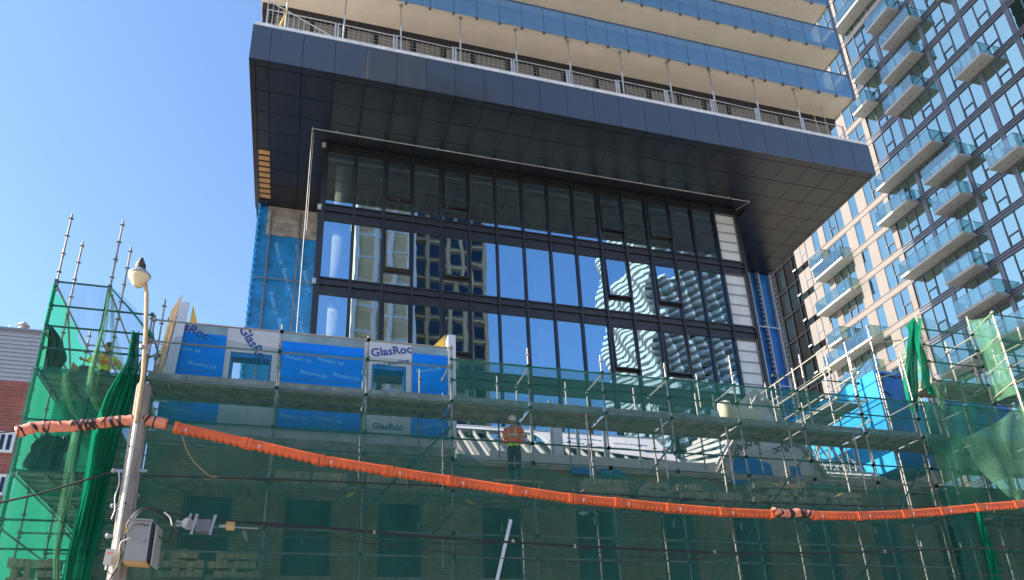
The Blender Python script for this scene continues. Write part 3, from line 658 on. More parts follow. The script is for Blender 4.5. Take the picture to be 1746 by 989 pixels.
# ================================================================== SCAFFOLDING
def post(mb, x, y, z0, z1, ros=0.5, r=0.0242):
    mb.tube([(x, y, z0), (x, y, z1)], r, 8)
    z = math.ceil((z0+0.05)/ros)*ros + 0.3
    while z < z1-0.05:
        mb.tube([(x, y, z-0.006), (x, y, z+0.006)], 0.058, 8); z += ros
    z = 2.3 + 2.0
    while z < z1: mb.tube([(x, y, z-0.1), (x, y, z+0.1)], r+0.006, 8); z += 2.0
def couple(mb, p):
    x, y, z = p; mb.box(x-0.035, x+0.035, y-0.055, y+0.035, z-0.04, z+0.04)
def ledger(mb, a, b, r=0.0242):
    mb.tube([a, b], r, 7); couple(mb, a); couple(mb, b)
def deck(mb, x0, x1, y0, y1, z, along='x'):
    """deck units: a thin skin on two edge channels with cross ribs below"""
    n = max(1, int(round(((y1-y0) if along == 'x' else (x1-x0))/0.6)))
    for k in range(n):
        if along == 'x':
            a = y0+(y1-y0)*k/n+0.012; b = y0+(y1-y0)*(k+1)/n-0.012
            mb.box(x0+0.04, x1-0.04, a+0.03, b-0.03, z-0.03, z-0.005)
            mb.box(x0+0.03, x1-0.03, a, a+0.028, z-0.09, z); mb.box(x0+0.03, x1-0.03, b-0.028, b, z-0.09, z)
            q = int((x1-x0)/0.55)
            for j in range(1, q+1): xx = x0+(x1-x0)*j/(q+1); mb.box(xx-0.025, xx+0.025, a+0.03, b-0.03, z-0.08, z-0.032)
        else:
            a = x0+(x1-x0)*k/n+0.012; b = x0+(x1-x0)*(k+1)/n-0.012
            mb.box(a+0.03, b-0.03, y0+0.04, y1-0.04, z-0.03, z-0.005)
            mb.box(a, a+0.028, y0+0.03, y1-0.03, z-0.09, z); mb.box(b-0.028, b, y0+0.03, y1-0.03, z-0.09, z)
            q = int((y1-y0)/0.55)
            for j in range(1, q+1): yy_ = y0+(y1-y0)*j/(q+1); mb.box(a+0.03, b-0.03, yy_-0.025, yy_+0.025, z-0.08, z-0.032)
SY0, SY1 = 17.2, 18.34
sc = thing('scaffold', 'long tube scaffold with decks standing across the stone front behind the green net', 'scaffold', (8, 17.8, 0.13))
XS = [-3.5, -0.63, 1.47, 3.60, 5.68, 7.78, 9.72, 11.86, 13.96, 16.08, 18.15, 20.25, 22.4, 24.5]
tops = [10.9, 10.98, 10.9, 10.75, 11.0, 11.0, 10.95, 11.4, 11.2, 12.3, 12.2, 11.6, 11.4, 11.4]
for x, t in zip(XS, tops):
    m_ = MB(); post(m_, x, SY0, 0.13, t); P('standard', m_, K['tube'], sc)
    m_ = MB(); post(m_, x, SY1, 0.13, t-0.75 + (0.5 if x > 13 else 0)); P('standard', m_, K['tube'], sc)
DECK1, DECK2, DECK3 = 9.30, 6.95, 4.6
for i, (a, b) in enumerate(zip(XS[:-1], XS[1:])):
    for z in ((10.78 if b < 3.7 else 10.45), (10.22 if b < 3.7 else 9.87), DECK1-0.05, 8.27, 7.72, DECK2-0.05, 5.87, 5.33, DECK3-0.05, 3.4, 2.4):
        dark = z in (10.45, 9.87, 8.27)
        m_ = MB(); ledger(m_, (a, SY0, z), (b, SY0, z)); P('guard_rail' if z > 9.5 else 'ledger', m_, K['greentube' if dark else 'tube'], sc) if z > 5 else m_.build('low_ledger', K['tube'], sc)
    for z in (DECK1-0.05, DECK2-0.05, DECK3-0.05):
        m_ = MB(); ledger(m_, (a, SY1, z), (b, SY1, z)); P('rear_ledger', m_, K['tube'], sc)
    for z in (DECK1, DECK2, DECK3):
        m_ = MB(); deck(m_, a, b, SY0+0.04, SY1-0.02, z); P('deck_plank', m_, K['deck'], sc)
    m_ = MB().box(a+0.05, b-0.05, SY0+0.02, SY0+0.04, DECK1, DECK1+0.14); P('toe_board', m_, K['deck'], sc)
for x in XS:
    for z in (DECK1-0.12, DECK2-0.12, DECK3-0.12, 10.4):
        m_ = MB(); ledger(m_, (x, SY0, z), (x, SY1, z)); P('transom', m_, K['tube'], sc)
for (i, z0, z1, f) in ((2, 6.3, 8.6, 0), (3, 4.1, 6.4, 0), (5, 6.4, 8.6, 0), (6, 4.1, 6.4, 0), (7, 6.4, 8.6, 0), (9, 6.4, 8.7, 0), (11, 6.4, 8.6, 1), (8, 4.1, 6.4, 0), (2, 1.9, 4.2, 0), (6, 1.9, 4.2, 0)):
    a, b = XS[i], XS[i+1]
    if i == 3: a, b = XS[2]+0.2, XS[3]
    if f: a, b = b, a
    P('diagonal_brace', MB().tube([(a, SY0-0.05, z0), (b, SY0-0.05, z1)], 0.0242, 7), K['greentube'], sc)
# extra short standards of the guardrail on the upper deck
for x in (2.95, 5.1, 7.1, 9.2, 11.2, 13.1, 14.9):
    m_ = MB(); post(m_, x, SY1-0.1, 8.2, 10.6); P('inner_standard', m_, K['tube'], sc)
for x in (7.2, 9.38, 11.35, 13.4, 15.6):
    m_ = MB(); post(m_, x, SY0-0.04, 7.3, 9.2); P('drop_tube', m_, K['tube'], sc)
P('swing_gate', MB().tube([(13.0, SY0-0.04, 7.32), (13.4, SY0-0.04, 7.32)], 0.02, 6).tube([(9.95, SY0, 10.5), (11.4, SY1, 11.1)], 0.024, 7).tube([(11.4, SY1, 10.2), (11.4, SY1, 11.3)], 0.024, 7), K['tube'], sc)

# left corner scaffold tower
lt = thing('scaffold', 'tall corner scaffold tower at the left end with bare tubes rising above its green nets', 'scaffold', (-5.1, 18, 0.13))
LX = [-5.68, -4.56, -3.56]; LYs = [17.2, 18.34, 20.4, 22.5, 24.6]
for ix, x in enumerate(LX):
    for iy, y in enumerate(LYs):
        if ix == 2 and iy > 2: continue
        zt_ = 13.43 if (ix < 2 and iy < 2) else (12.0 if iy < 3 else 11.4)
        if ix == 2 and iy == 0: zt_ = 10.9
        m_ = MB(); post(m_, x, y, 0.13, zt_); P('standard', m_, K['tube'] if not (iy == 0 and ix < 2) else K['tube'], lt)
        if iy == 0 and ix < 2:
            P('net_sleeve', MB().tube([(x-0.01, y-0.02, 3), (x-0.01, y-0.02, 11.55)], 0.036, 8), K['greentube'] if ix else K['netfold'], lt)
for z in (11.53, 10.90, 10.37, 9.82, 9.25, 8.1, 6.95, 5.9, 5.3, 4.6, 3.5):
    for iy, y in enumerate(LYs[:3]):
        if z in (11.53, 10.9, 8.1) and iy == 1: continue
        m_ = MB(); ledger(m_, (LX[0], y, z), (LX[1], y, z)); 
        if z < 11: ledger(m_, (LX[1], y, z), (LX[2], y, z))
        P('ledger', m_, K['greentube' if iy == 0 else 'tube'], lt)
for x in LX[:2]:
    for z in (11.45, 10.2, 9.2, 8.0, 6.85, 5.7, 4.5):
        m_ = MB(); ledger(m_, (x, LYs[0], z), (x, LYs[-1], z)); P('side_ledger', m_, K['tube'], lt)
for z in (9.25, 6.95, 4.6):
    for a, b in zip(LYs[:-1], LYs[1:]):
        m_ = MB(); deck(m_, LX[0]+0.05, LX[1]-0.02, a, b, z, 'y'); P('deck_plank', m_, K['deck'], lt)
    m_ = MB(); deck(m_, LX[1], LX[2], LYs[0], LYs[2], z, 'y'); P('deck_plank', m_, K['deck'], lt)
P('diagonal_brace', MB().tube([(-5.68, 18.34, 11.4), (-5.68, 20.4, 9.4)], 0.024, 7), K['tube'], lt)
P('diagonal_brace', MB().tube([(-4.5, 20.4, 10.9), (-3.56, 20.4, 11.9)], 0.024, 7).tube([(-4.56, 20.4, 11.75), (-3.5, 20.4, 11.75)], 0.024, 7), K['tube'], lt)
m_ = MB(); post(m_, -3.35, 20.4, 9.2, 12.35); P('standard', m_, K['tube'], lt)

# right corner scaffold tower and the stub scaffold around the new gables
rt = thing('scaffold', 'corner scaffold tower at the right end wrapped in pale green net above the roofline', 'scaffold', (21, 17.5, 0.13))
RX = [19.2, 21.36, 23.5, 25.6]
for x, y, zt_ in ((19.2, 17.2, 13.66), (21.36, 17.2, 13.85), (23.5, 17.2, 13.7), (25.6, 17.2, 13.7), (19.2, 18.34, 12.6), (21.45, 18.34, 13.5), (23.5, 18.34, 13.4), (20.85, 15.9, 13.25), (23.0, 15.9, 13.25), (20.2, 18.34, 12.7), (22.45, 18.34, 13.0), (25.1, 15.9, 13.2)):
    m_ = MB(); post(m_, x, y, 0.13, zt_, r=0.03); P('standard', m_, K['creamtube'], rt)
for z in (13.15, 12.55, 11.95, 11.3, 10.6, 9.3, 8.2, 6.95, 5.8, 4.6):
    for a, b in ((19.2, 21.36), (21.36, 23.5), (23.5, 25.6)):
        m_ = MB(); ledger(m_, (a, 17.2, z), (b, 17.2, z)); P('ledger', m_, K['greentube'], rt)
for x in (19.2, 21.4, 23.5):
    for z in (13.1, 12.5, 11.9, 11.2, 9.25, 6.9):
        m_ = MB(); ledger(m_, (x, 17.2, z), (x, 18.34, z)); P('transom', m_, K['creamtube'], rt)
for x0, x1 in ((20.85, 21.36), (23.0, 23.5)):
    for z in (13.2, 12.4, 11.6, 10.8):
        m_ = MB(); ledger(m_, (x0, 15.9, z), (x1, 17.2, z)); P('transom', m_, K['creamtube'], rt)
for x0, x1 in ((20.85, 23.0), (23.0, 25.1)):
    for z in (13.15, 12.2, 11.3, 9.0):
        m_ = MB(); ledger(m_, (x0, 15.9, z), (x1, 15.9, z)); P('ledger', m_, K['greentube'], rt)
for a, b in ((19.25, 21.36), (21.36, 23.5)):
    m_ = MB(); deck(m_, a, b, 17.25, 18.3, 11.3); P('deck_plank', m_, K['deck'], rt)
P('membrane_offcut', MB().hull([(20.5, 18.0, 11.32), (21.2, 18.0, 11.32), (21.2, 18.3, 11.32), (20.5, 18.3, 11.32), (20.6, 18.0, 11.5), (21.2, 18.0, 11.5), (21.1, 18.3, 11.52), (20.7, 18.3, 11.5)]), K['membrane2'], rt, label='bright blue membrane offcut lying on the upper deck')
gs = thing('scaffold', 'bare steel scaffold stepping back around the new gable and the bright blue block', 'scaffold', (16.5, 20, 0.13))
for x, y, zt_ in ((16.3, 19.6, 13.1), (16.3, 21.7, 13.0), (16.3, 23.8, 13.0), (17.4, 19.6, 13.2), (17.4, 21.7, 13.3), (18.4, 18.5, 13.9), (18.4, 19.6, 13.4), (15.1, 19.6, 11.9), (15.1, 21.7, 12.0), (19.9, 18.5, 13.2)):
    m_ = MB(); post(m_, x, y, 7.0, zt_); P('standard', m_, K['tube'], gs)
for x in (16.3, 17.4):
    for z in (12.7, 11.9, 10.9, 10.2):
        m_ = MB(); ledger(m_, (x, 18.3, z), (x, 23.9, z)); P('side_ledger', m_, K['creamtube'], gs)
for z in (12.2, 11.5, 10.9):
    for y in (19.6, 21.7):
        m_ = MB(); ledger(m_, (15.1, y, z), (18.5, y, z)); P('ledger', m_, K['greentube'], gs)
m_ = MB(); ledger(m_, (14.2, 18.4, 10.8), (16.3, 24.5, 12.2)); ledger(m_, (18.4, 18.5, 13.2), (19.9, 18.5, 13.5)); ledger(m_, (18.4, 18.5, 11.9), (19.9, 18.5, 12.4)); P('rail', m_, K['creamtube'], gs)
m_ = MB(); deck(m_, 16.3, 17.4, 18.5, 23.8, 10.9, 'y'); P('deck_plank', m_, K['deck'], gs)
m_ = MB().tube([(16.3, 18.4, 10.9), (18.4, 18.4, 12.9)], 0.024, 7); P('diagonal_brace', m_, K['greentube'], gs)

# ================================================================== NETTING
def curtain(name, mb_m, x0, x1, z0f, z1f, y, amp, nx, nz, freq=3.0, seed=1, yb=None, drift=0.0):
    """hanging net in the XZ direction with soft folds"""
    rr = random.Random(seed); ph = [rr.random()*6.28 for _ in range(8)]
    grid = []
    for j in range(nz+1):
        v = j/nz; row = []
        for i in range(nx+1):
            u = i/nx; x = x0+(x1-x0)*u
            za, zb = z0f(x), z1f(x); z = zb+(za-zb)*v
            yy_ = y + amp*(math.sin(x*freq+ph[0]+0.6*math.sin(z*0.9+ph[1])) * (0.35+0.65*v) + 0.5*math.sin(x*freq*2.3+ph[2]+z*0.5) + 0.4*math.sin(z*1.7+ph[3]+x))
            row.append((x+drift*v, yy_, z))
        grid.append(row)
    return MB().sheet(grid)
def net_obj(mb, m, label, group=None):
    o = mb.build('debris_net', m, smooth=True); return tag(o, label, 'debris net', group)
def topA(x):
    return 10.28 + (0.16*math.exp(-((x+2.3)/0.7)**2) if x < 0 else 0) - (0.25 if x < -3 else 0)
net_obj(curtain('n', None, -3.45, 3.60, lambda x: 8.72, topA, 17.10, 0.025, 90, 16, 2.2, 1), K['netlight'], 'light see-through green net in front of the blue and white panels')
net_obj(curtain('n', None, -3.45, 3.60, lambda x: 2.5, lambda x: 8.74, 17.08, 0.035, 90, 40, 2.2, 31), K['netdark'], 'dark green net over the stone wall below the blue and white panels')
net_obj(curtain('n', None, 3.60, 18.1, lambda x: 9.12+0.04*math.sin(x*2), lambda x: 10.45+0.012*math.sin(x*5), 17.13, 0.02, 160, 8, 1.6, 2), K['netthin'], 'narrow green net strip on the top guardrail in front of the black framed glass')
net_obj(curtain('n', None, 3.62, 19.3, lambda x: 2.5, lambda x: 7.62 - 0.25*math.sin((x-3.6)/2.1*math.pi)**2 + 0.35*math.exp(-((x-3.7)/0.8)**2), 17.10, 0.04, 160, 40, 2.0, 3), K['netdark'], 'wide dark green net below the roofers, covering the stone wall')
net_obj(curtain('n', None, 3.62, 18.1, lambda x: 7.4, lambda x: 9.14, 17.15, 0.02, 90, 12, 1.6, 41), K['netveil'], 'very thin green net veil in front of the orange worker and the roof frames')
net_obj(curtain('n', None, 18.1, 25.6, lambda x: 2.5, lambda x: 10.45-0.1*math.sin((x-18.1)*1.4)**2, 17.06, 0.09, 90, 50, 3.0, 4), K['netdark'], 'rumpled dark green net over the lower right end of the scaffold')
net_obj(curtain('n', None, -5.70, -4.58, lambda x: 9.1, lambda x: 11.5, 17.12, 0.03, 24, 30, 4, 5), K['netsky'], 'thin see-through net on the front of the left tower with sky behind it')
net_obj(curtain('n', None, -4.56, -3.52, lambda x: 9.1, lambda x: 11.5-1.05*((x+4.56)/1.04)**1.4, 17.12, 0.03, 24, 30, 4, 6), K['netsky'], 'thin see-through net sagging between the left tower and the street lamp')
net_obj(curtain('n', None, -5.74, -3.52, lambda x: 2.5, lambda x: 9.3, 17.10, 0.05, 50, 50, 4, 7), K['netthin'], 'green net over the lower front of the left scaffold tower')
# side net in the plane of the left tower, lit from behind
rr = random.Random(9)
grid = []
for j in range(41):
    v = j/40; row = []
    for i in range(51):
        u = i/50; y = 17.2+7.4*u; z = 11.5 + (2.5-11.5)*v
        row.append((-5.76 + 0.04*math.sin(y*5+z*0.4) + 0.03*math.sin(z*1.3+y*2), y, z))
    grid.append(row)
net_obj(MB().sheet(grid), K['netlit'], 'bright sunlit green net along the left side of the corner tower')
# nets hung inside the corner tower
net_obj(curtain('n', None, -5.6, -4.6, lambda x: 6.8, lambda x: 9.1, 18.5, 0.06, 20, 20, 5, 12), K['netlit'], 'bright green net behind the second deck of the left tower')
# gathered folds: strips with a centre line, width and pleats
def gather(pts, widths, m, label, pleats=5, depth=0.07, seg=40, cols_=26, twist=0.0, seed=0):
    rr = random.Random(seed); pts = [Vector(p) for p in pts]
    def ev(t):
        f_ = t*(len(pts)-1); i = min(int(f_), len(pts)-2); s_ = f_-i; s2 = s_*s_*(3-2*s_) if False else s_
        return pts[i].lerp(pts[i+1], s2), widths[i]*(1-s2)+widths[i+1]*s2
    grid = []
    ph = [rr.random()*6 for _ in range(4)]
    for j in range(seg+1):
        t = j/seg; c, w = ev(t); row = []
        for i in range(cols_+1):
            u = i/cols_-0.5
            a = u*pleats*2*math.pi+ph[0]
            row.append((c.x+u*w*(1+0.16*math.sin(t*11+ph[2])*(1 if u > 0 else 0.6))+0.03*w*math.sin(a*0.7+t*9), c.y+depth*(0.6*math.sin(a*0.8+1.2*math.sin(t*3+ph[3]))+0.4*math.sin(a*1.73+ph[1]+t*2)+0.25*math.sin(a*3.1+ph[2])) + 0.02*math.sin(t*14+a*.4+ph[1]) + twist*u*t, c.z+0.03*math.sin(u*5+ph[2])))
        grid.append(row)
    return net_obj(MB().sheet(grid), m, label)
def G(x, y, Y): return aY(x, y, Y)
gather([G(232, 566, 16.95), G(226, 620, 16.95), G(205, 675, 16.95), G(182, 745, 16.95), G(160, 850, 16.95), G(138, 940, 16.95), G(126, 1010, 16.95)], [0.16, 0.24, 0.48, 0.56, 0.50, 0.46, 0.44], K['netfold'], 'gathered bunch of bright green net falling beside the utility pole', 6, 0.09, seed=1)
gather([G(246, 610, 17.0), G(228, 680, 17.0), G(206, 800, 17.0), G(186, 900, 17.0), G(165, 1010, 17.0)], [0.12, 0.40, 0.66, 0.75, 0.8], K['netdark'], 'darker gathered net just behind the utility pole', 5, 0.07, seed=2)
gather([G(186, 500, 17.0), G(178, 560, 17.0), G(163, 620, 17.0), G(155, 665, 17.0), G(168, 700, 17.0), G(180, 715, 17.0)], [0.05, 0.12, 0.22, 0.20, 0.10, 0.03], K['netpale'], 'pale wisp of net twisted down the middle post of the left tower', 3, 0.05, seed=3)
gather([G(192, 500, 17.0), G(192, 560, 17.0), G(200, 610, 17.0), G(208, 645, 17.0), G(203, 658, 17.0)], [0.04, 0.14, 0.24, 0.16, 0.03], K['netpale'], 'pale pointed fold of net in front of the worker in yellow', 3, 0.05, seed=4)
gather([G(112, 635, 17.05), G(110, 665, 17.05), G(122, 700, 17.05), G(140, 722, 17.05)], [0.10, 0.13, 0.10, 0.03], K['netpale'], 'small pale fold of net under the upper deck of the left tower', 3, 0.04, seed=5)
gather([G(134, 720, 17.03), G(122, 780, 17.03), G(112, 850, 17.03), G(98, 900, 17.03), G(96, 990, 17.03)], [0.10, 0.2, 0.2, 0.16, 0.14], K['netpale'], 'long pale crease of net down the lower left tower', 3, 0.05, seed=6)
gather([G(190, 492, 17.1), G(215, 520, 17.1), G(238, 548, 17.1), G(258, 575, 17.1)], [0.04, 0.06, 0.10, 0.10], K['netfold'], 'rolled net edge slanting from the tower top towards the street lamp', 2, 0.03, seg=20, seed=7)
# right tower nets
def quadnet(a, b, c, d, m, label, amp=0.05, n=24, seed=0):
    """a b top edge, d c bottom edge"""
    a, b, c, d = map(Vector, (a, b, c, d)); rr = random.Random(seed); p_ = [rr.random()*6 for _ in range(3)]
    nrm = (b-a).cross(d-a).normalized(); grid = []
    for j in range(n+1):
        v = j/n; row = []
        for i in range(n+1):
            u = i/n; p = a.lerp(b, u).lerp(d.lerp(c, u), v)
            row.append(p + nrm*amp*(math.sin(u*9+p_[0]+v*3)+0.6*math.sin(v*7+u*4+p_[1])) + Vector((0, 0, -0.10*math.sin(u*math.pi)*(1-v))))
        grid.append(row)
    return net_obj(MB().sheet(grid), m, label)
quadnet((19.2, 17.15, 13.6), (21.36, 17.15, 13.6), (21.3, 17.15, 11.3), (19.3, 17.15, 11.3), K['netsky'], 'thin green net on the front of the right tower above its high deck', 0.05, seed=1)
quadnet((20.85, 15.86, 13.2), (23.0, 15.86, 13.0), (23.1, 15.9, 9.4), (20.85, 15.86, 9.6), K['netsky'], 'thin net on the outermost front of the right tower', 0.06, seed=2)
quadnet((23.0, 15.86, 13.0), (25.3, 15.86, 12.9), (25.3, 15.9, 9.4), (23.0, 15.86, 9.6), K['netsky'], 'thin net at the right edge of the photo', 0.06, seed=12)
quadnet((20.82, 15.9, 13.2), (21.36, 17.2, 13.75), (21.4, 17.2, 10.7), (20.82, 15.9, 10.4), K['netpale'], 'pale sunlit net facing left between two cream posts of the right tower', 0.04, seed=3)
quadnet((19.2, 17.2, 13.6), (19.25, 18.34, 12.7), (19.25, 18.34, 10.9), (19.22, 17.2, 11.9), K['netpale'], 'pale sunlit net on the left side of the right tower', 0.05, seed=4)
gather([G(1558, 542, 17.3), G(1556, 590, 17.3), G(1552, 640, 17.3), G(1556, 680, 17.3), G(1562, 704, 17.3)], [0.10, 0.42, 0.50, 0.36, 0.05], K['netfold'], 'gathered green net hanging from the top left corner of the right tower', 5, 0.08, seed=8)
gather([G(1598, 655, 17.1), G(1606, 690, 17.1), G(1610, 705, 17.1)], [0.5, 0.3, 0.05], K['netpale'], 'pale net tail drooping below the high deck of the right tower', 4, 0.05, seg=14, seed=9)
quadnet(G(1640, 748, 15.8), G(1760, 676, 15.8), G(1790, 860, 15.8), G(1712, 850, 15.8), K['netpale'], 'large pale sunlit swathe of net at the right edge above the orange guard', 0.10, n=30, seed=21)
quadnet((20.85, 15.82, 9.7), (25.3, 15.82, 9.6), (25.3, 15.82, 2.5), (20.9, 15.82, 2.5), K['netmid'], 'hazy green net over the lower outer face of the right tower', 0.09, n=40, seed=22)
quadnet((21.36, 17.12, 13.7), (23.6, 17.12, 13.5), (23.6, 17.12, 10.6), (21.3, 17.12, 10.6), K['netmid'], 'hazy green net on the inner front of the right tower at its top', 0.06, n=26, seed=25)
quadnet((19.3, 17.1, 12.3), (21.3, 17.1, 11.3), (21.2, 17.1, 10.2), (19.4, 17.1, 10.2), K['netmid'], 'triangular hazy net under the high deck of the right tower', 0.07, n=26, seed=26)
quadnet((18.3, 17.0, 10.4), (20.9, 17.0, 10.5), (20.9, 17.0, 7.0), (18.2, 17.0, 7.0), K['netmid'], 'hazy green net between the bright blue block and the right tower', 0.07, n=30, seed=23)
quadnet((19.15, 17.1, 13.6), (19.2, 17.6, 13.5), (19.6, 17.6, 10.9), (18.55, 17.1, 10.9), K['netfold'], 'wide hanging flap of green net at the left corner of the right tower', 0.12, n=30, seed=24)
gather([G(1665, 862, 16.95), G(1675, 905, 16.95), G(1690, 950, 16.95), G(1702, 1010, 16.95)], [0.10, 0.22, 0.30, 0.35], K['netfold'], 'dark gathered seam of net below the orange guard at the right', 4, 0.06, seed=11)
ps = quadnet((20.0, 18.5, 11.4), (20.9, 18.5, 11.4), (21.5, 18.5, 8.9), (20.5, 18.5, 8.9), K['poly'], 'x', 0.08, seed=5)
ps.name = 'plastic_sheet'; tag(ps, 'crumpled clear plastic sheet between the two blue blocks on the right', 'plastic sheet')

# ================================================================== PEOPLE
def skin(name, pts, edges, radii, m, parent, root=0, lv=1):
    me = bpy.data.meshes.new(name); me.from_pydata([tuple(p) for p in pts], edges, []); ob = bpy.data.objects.new(name, me); C.objects.link(ob)
    md = ob.modifiers.new('s', 'SKIN'); md.use_smooth_shade = True
    sv_ = me.skin_vertices[0].data
    for i, r_ in enumerate(radii): sv_[i].radius = r_ if isinstance(r_, tuple) else (r_, r_)
    sv_[root].use_root = True
    sb_ = ob.modifiers.new('u', 'SUBSURF'); sb_.levels = lv; sb_.render_levels = lv
    nm = bpy.data.meshes.new_from_object(ob.evaluated_get(bpy.context.evaluated_depsgraph_get()))
    bpy.data.objects.remove(ob)
    nm.materials.clear(); nm.materials.append(m); nm.name = name
    o = bpy.data.objects.new(name, nm); C.objects.link(o)
    if parent is not None: o.parent = parent
    return o
def chain(radii_pts):
    pts = [p for p, r in radii_pts]; rr_ = [r for p, r in radii_pts]
    return pts, [(i, i+1) for i in range(len(pts)-1)], rr_
def build_person(label, loc, rz, pose, kit):
    """metres, feet at 0, facing -Y before rotation"""
    t = thing('person', label, 'person', loc); t.rotation_euler = (0, 0, rz)
    V = {k: Vector(v) for k, v in pose.items()}
    names = ['pelvis', 'waist', 'chest', 'neck', 'head0', 'shL', 'elL', 'wrL', 'haL', 'shR', 'elR', 'wrR', 'haR', 'hipL', 'knL', 'anL', 'toL', 'hipR', 'knR', 'anR', 'toR']
    rad = dict(pelvis=(.13, .10), waist=(.12, .09), chest=(.14, .10), neck=.055, head0=.06, shL=.06, elL=.042, wrL=.03, haL=.036, shR=.06, elR=.042, wrR=.03, haR=.036, hipL=.09, knL=.06, anL=.042, toL=.04, hipR=.09, knR=.06, anR=.042, toR=.04)
    ed = [('pelvis', 'waist'), ('waist', 'chest'), ('chest', 'neck'), ('neck', 'head0'), ('chest', 'shL'), ('shL', 'elL'), ('elL', 'wrL'), ('wrL', 'haL'), ('chest', 'shR'), ('shR', 'elR'), ('elR', 'wrR'), ('wrR', 'haR'),
          ('pelvis', 'hipL'), ('hipL', 'knL'), ('knL', 'anL'), ('anL', 'toL'), ('pelvis', 'hipR'), ('hipR', 'knR'), ('knR', 'anR'), ('anR', 'toR')]
    ix = {n: i for i, n in enumerate(names)}
    pts = [V[n] for n in names]; E_ = [(ix[a], ix[b]) for a, b in ed]; rd = [rad[n] for n in names]
    # fingers branch from the palm
    for s_ in 'LR':
        h = V['ha'+s_]; d = (V['ha'+s_]-V['wr'+s_]).normalized(); sd_ = d.cross(Vector((0, 1, 0)))
        sd_ = sd_.normalized() if sd_.length > 0.1 else Vector((1, 0, 0))
        for q in range(5):
            o_ = sd_*((q-1.5)*0.020 if q < 4 else -0.05); L = (0.060, 0.072, 0.066, 0.050, 0.035)[q]
            a = h+o_+d*0.035; b = a+d*L*0.6+Vector((0, -0.012, 0)); c = b+d*L*0.35+Vector((0, -0.02, -0.01))
            i = len(pts); pts += [a, b, c]; rd += [.010, .009, .008]; E_ += [(ix['ha'+s_], i), (i, i+1), (i+1, i+2)]
    body = skin('body', pts, E_, rd, K['skin'], t, 0, 1)
    # head: an egg with brow, nose, chin, ears
    hd = MB(); hc = V['head']; tilt = pose.get('tilt', (0, 0, 0)); 
    n1, n2 = 14, 18
    grid = []
    rot = Matrix.Rotation(tilt[2], 3, 'Z') @ Matrix.Rotation(tilt[0], 3, 'X')
    for j in range(n1+1):
        th = math.pi*j/n1; row = []
        for i in range(n2+1):
            ph_ = 2*math.pi*i/n2
            x = math.sin(th)*math.sin(ph_)*0.076; y = -math.sin(th)*math.cos(ph_)*0.098; z = math.cos(th)*0.118
            if z < 0: x *= 1-0.25*(-z/0.118); y *= 1-0.10*(-z/0.118)
            f_ = max(0, math.cos(ph_))
            if f_ > 0.93 and -0.03 < z < 0.03: y -= 0.022*(1-abs(z+0.01)/0.04)     # nose
            if f_ > 0.7 and 0.0 < z < 0.04 and abs(x) > 0.02: y += 0.010           # eye sockets
            if abs(abs(math.sin(ph_))-1) < 0.06 and -0.03 < z < 0.035: x *= 1.16   # ears
            row.append(hc + rot @ Vector((x, y, z)))
        grid.append(row)
    hd.sheet(grid)
    hm = hd.build('head', K['skin']); hm.parent = t
    for p in hm.data.polygons: p.use_smooth = True
    fe = MB()
    for sx_ in (-0.03, 0.03): p = hc+rot@Vector((sx_, -0.088, 0.018)); fe.lathe(p, [(-0.006, 0.002), (0, 0.011), (0.006, 0.002)], 8, Vector((0, 0, 1)))
    p = hc+rot@Vector((0, -0.086, -0.052)); fe.tube([p+Vector((-0.022, 0, 0)), p+Vector((0.022, 0, 0))], 0.004, 5)
    o = fe.build('face_features', K['cap']); o.parent = hm
    # clothes
    off = lambda r_, k: tuple(v+k for v in r_) if isinstance(r_, tuple) else r_+k
    def garment(name, use, k, m):
        ii = [ix[n] for n in use]; mp_ = {a: b for b, a in enumerate(ii)}
        ee = [(mp_[a], mp_[b]) for a, b in E_[:20] if a in mp_ and b in mp_]
        return skin(name, [pts[a] for a in ii], ee, [off(rd[a], k) for a in ii], m, t, 0, 1)
    for n in ('L', 'R'): 
        bo = skin('boot', [V['an'+n]+Vector((0, 0, .06)), V['an'+n]+Vector((0, 0.02, -0.03)), V['to'+n]+Vector((0, 0.02, -0.01)), V['to'+n]+Vector((0, -0.05, -0.01))], [(0, 1), (1, 2), (2, 3)], [.055, .055, .05, .04], K['cap'], t)
    garment('trousers', ['pelvis', 'waist', 'hipL', 'knL', 'anL', 'hipR', 'knR', 'anR'], 0.022, kit['legs'])
    jk = garment('jacket', ['pelvis', 'waist', 'chest', 'shL', 'elL', 'wrL', 'shR', 'elR', 'wrR'], 0.034, kit['top'])
    bd = MB(); w = V['waist']; c = V['chest']
    def band(cen, rx, ry, hh, mb, up=Vector((0, 0, 1))):
        ring = [[cen+Vector((rx*math.sin(a), -ry*math.cos(a), dz)) for a in [2*math.pi*i/20 for i in range(21)]] for dz in (-hh, hh)]
        mb.sheet(ring)
    band((w+c)/2, 0.185, 0.158, 0.026, bd)
    for n in ('L', 'R'):
        s0, e0 = V['sh'+n], V['el'+n]; m0 = s0.lerp(e0, 0.62); d = (e0-s0).normalized(); bd.tube([m0-d*0.03, m0+d*0.03], 0.092, 14)
        m0 = V['el'+n].lerp(V['wr'+n], 0.35); d = (V['wr'+n]-V['el'+n]).normalized(); bd.tube([m0-d*0.025, m0+d*0.025], 0.078, 14)
        sx_ = 0.085 if n == 'L' else -0.085
        bd.tube([w+Vector((sx_, -0.14, 0.02)), c+Vector((sx_, -0.155, 0.0)), c+Vector((sx_, -0.10, 0.13)), c+Vector((sx_, 0.11, 0.10)), w+Vector((sx_, 0.14, 0.0))], 0.022, 6)
    o = bd.build('reflective_band', kit['band']); o.parent = jk
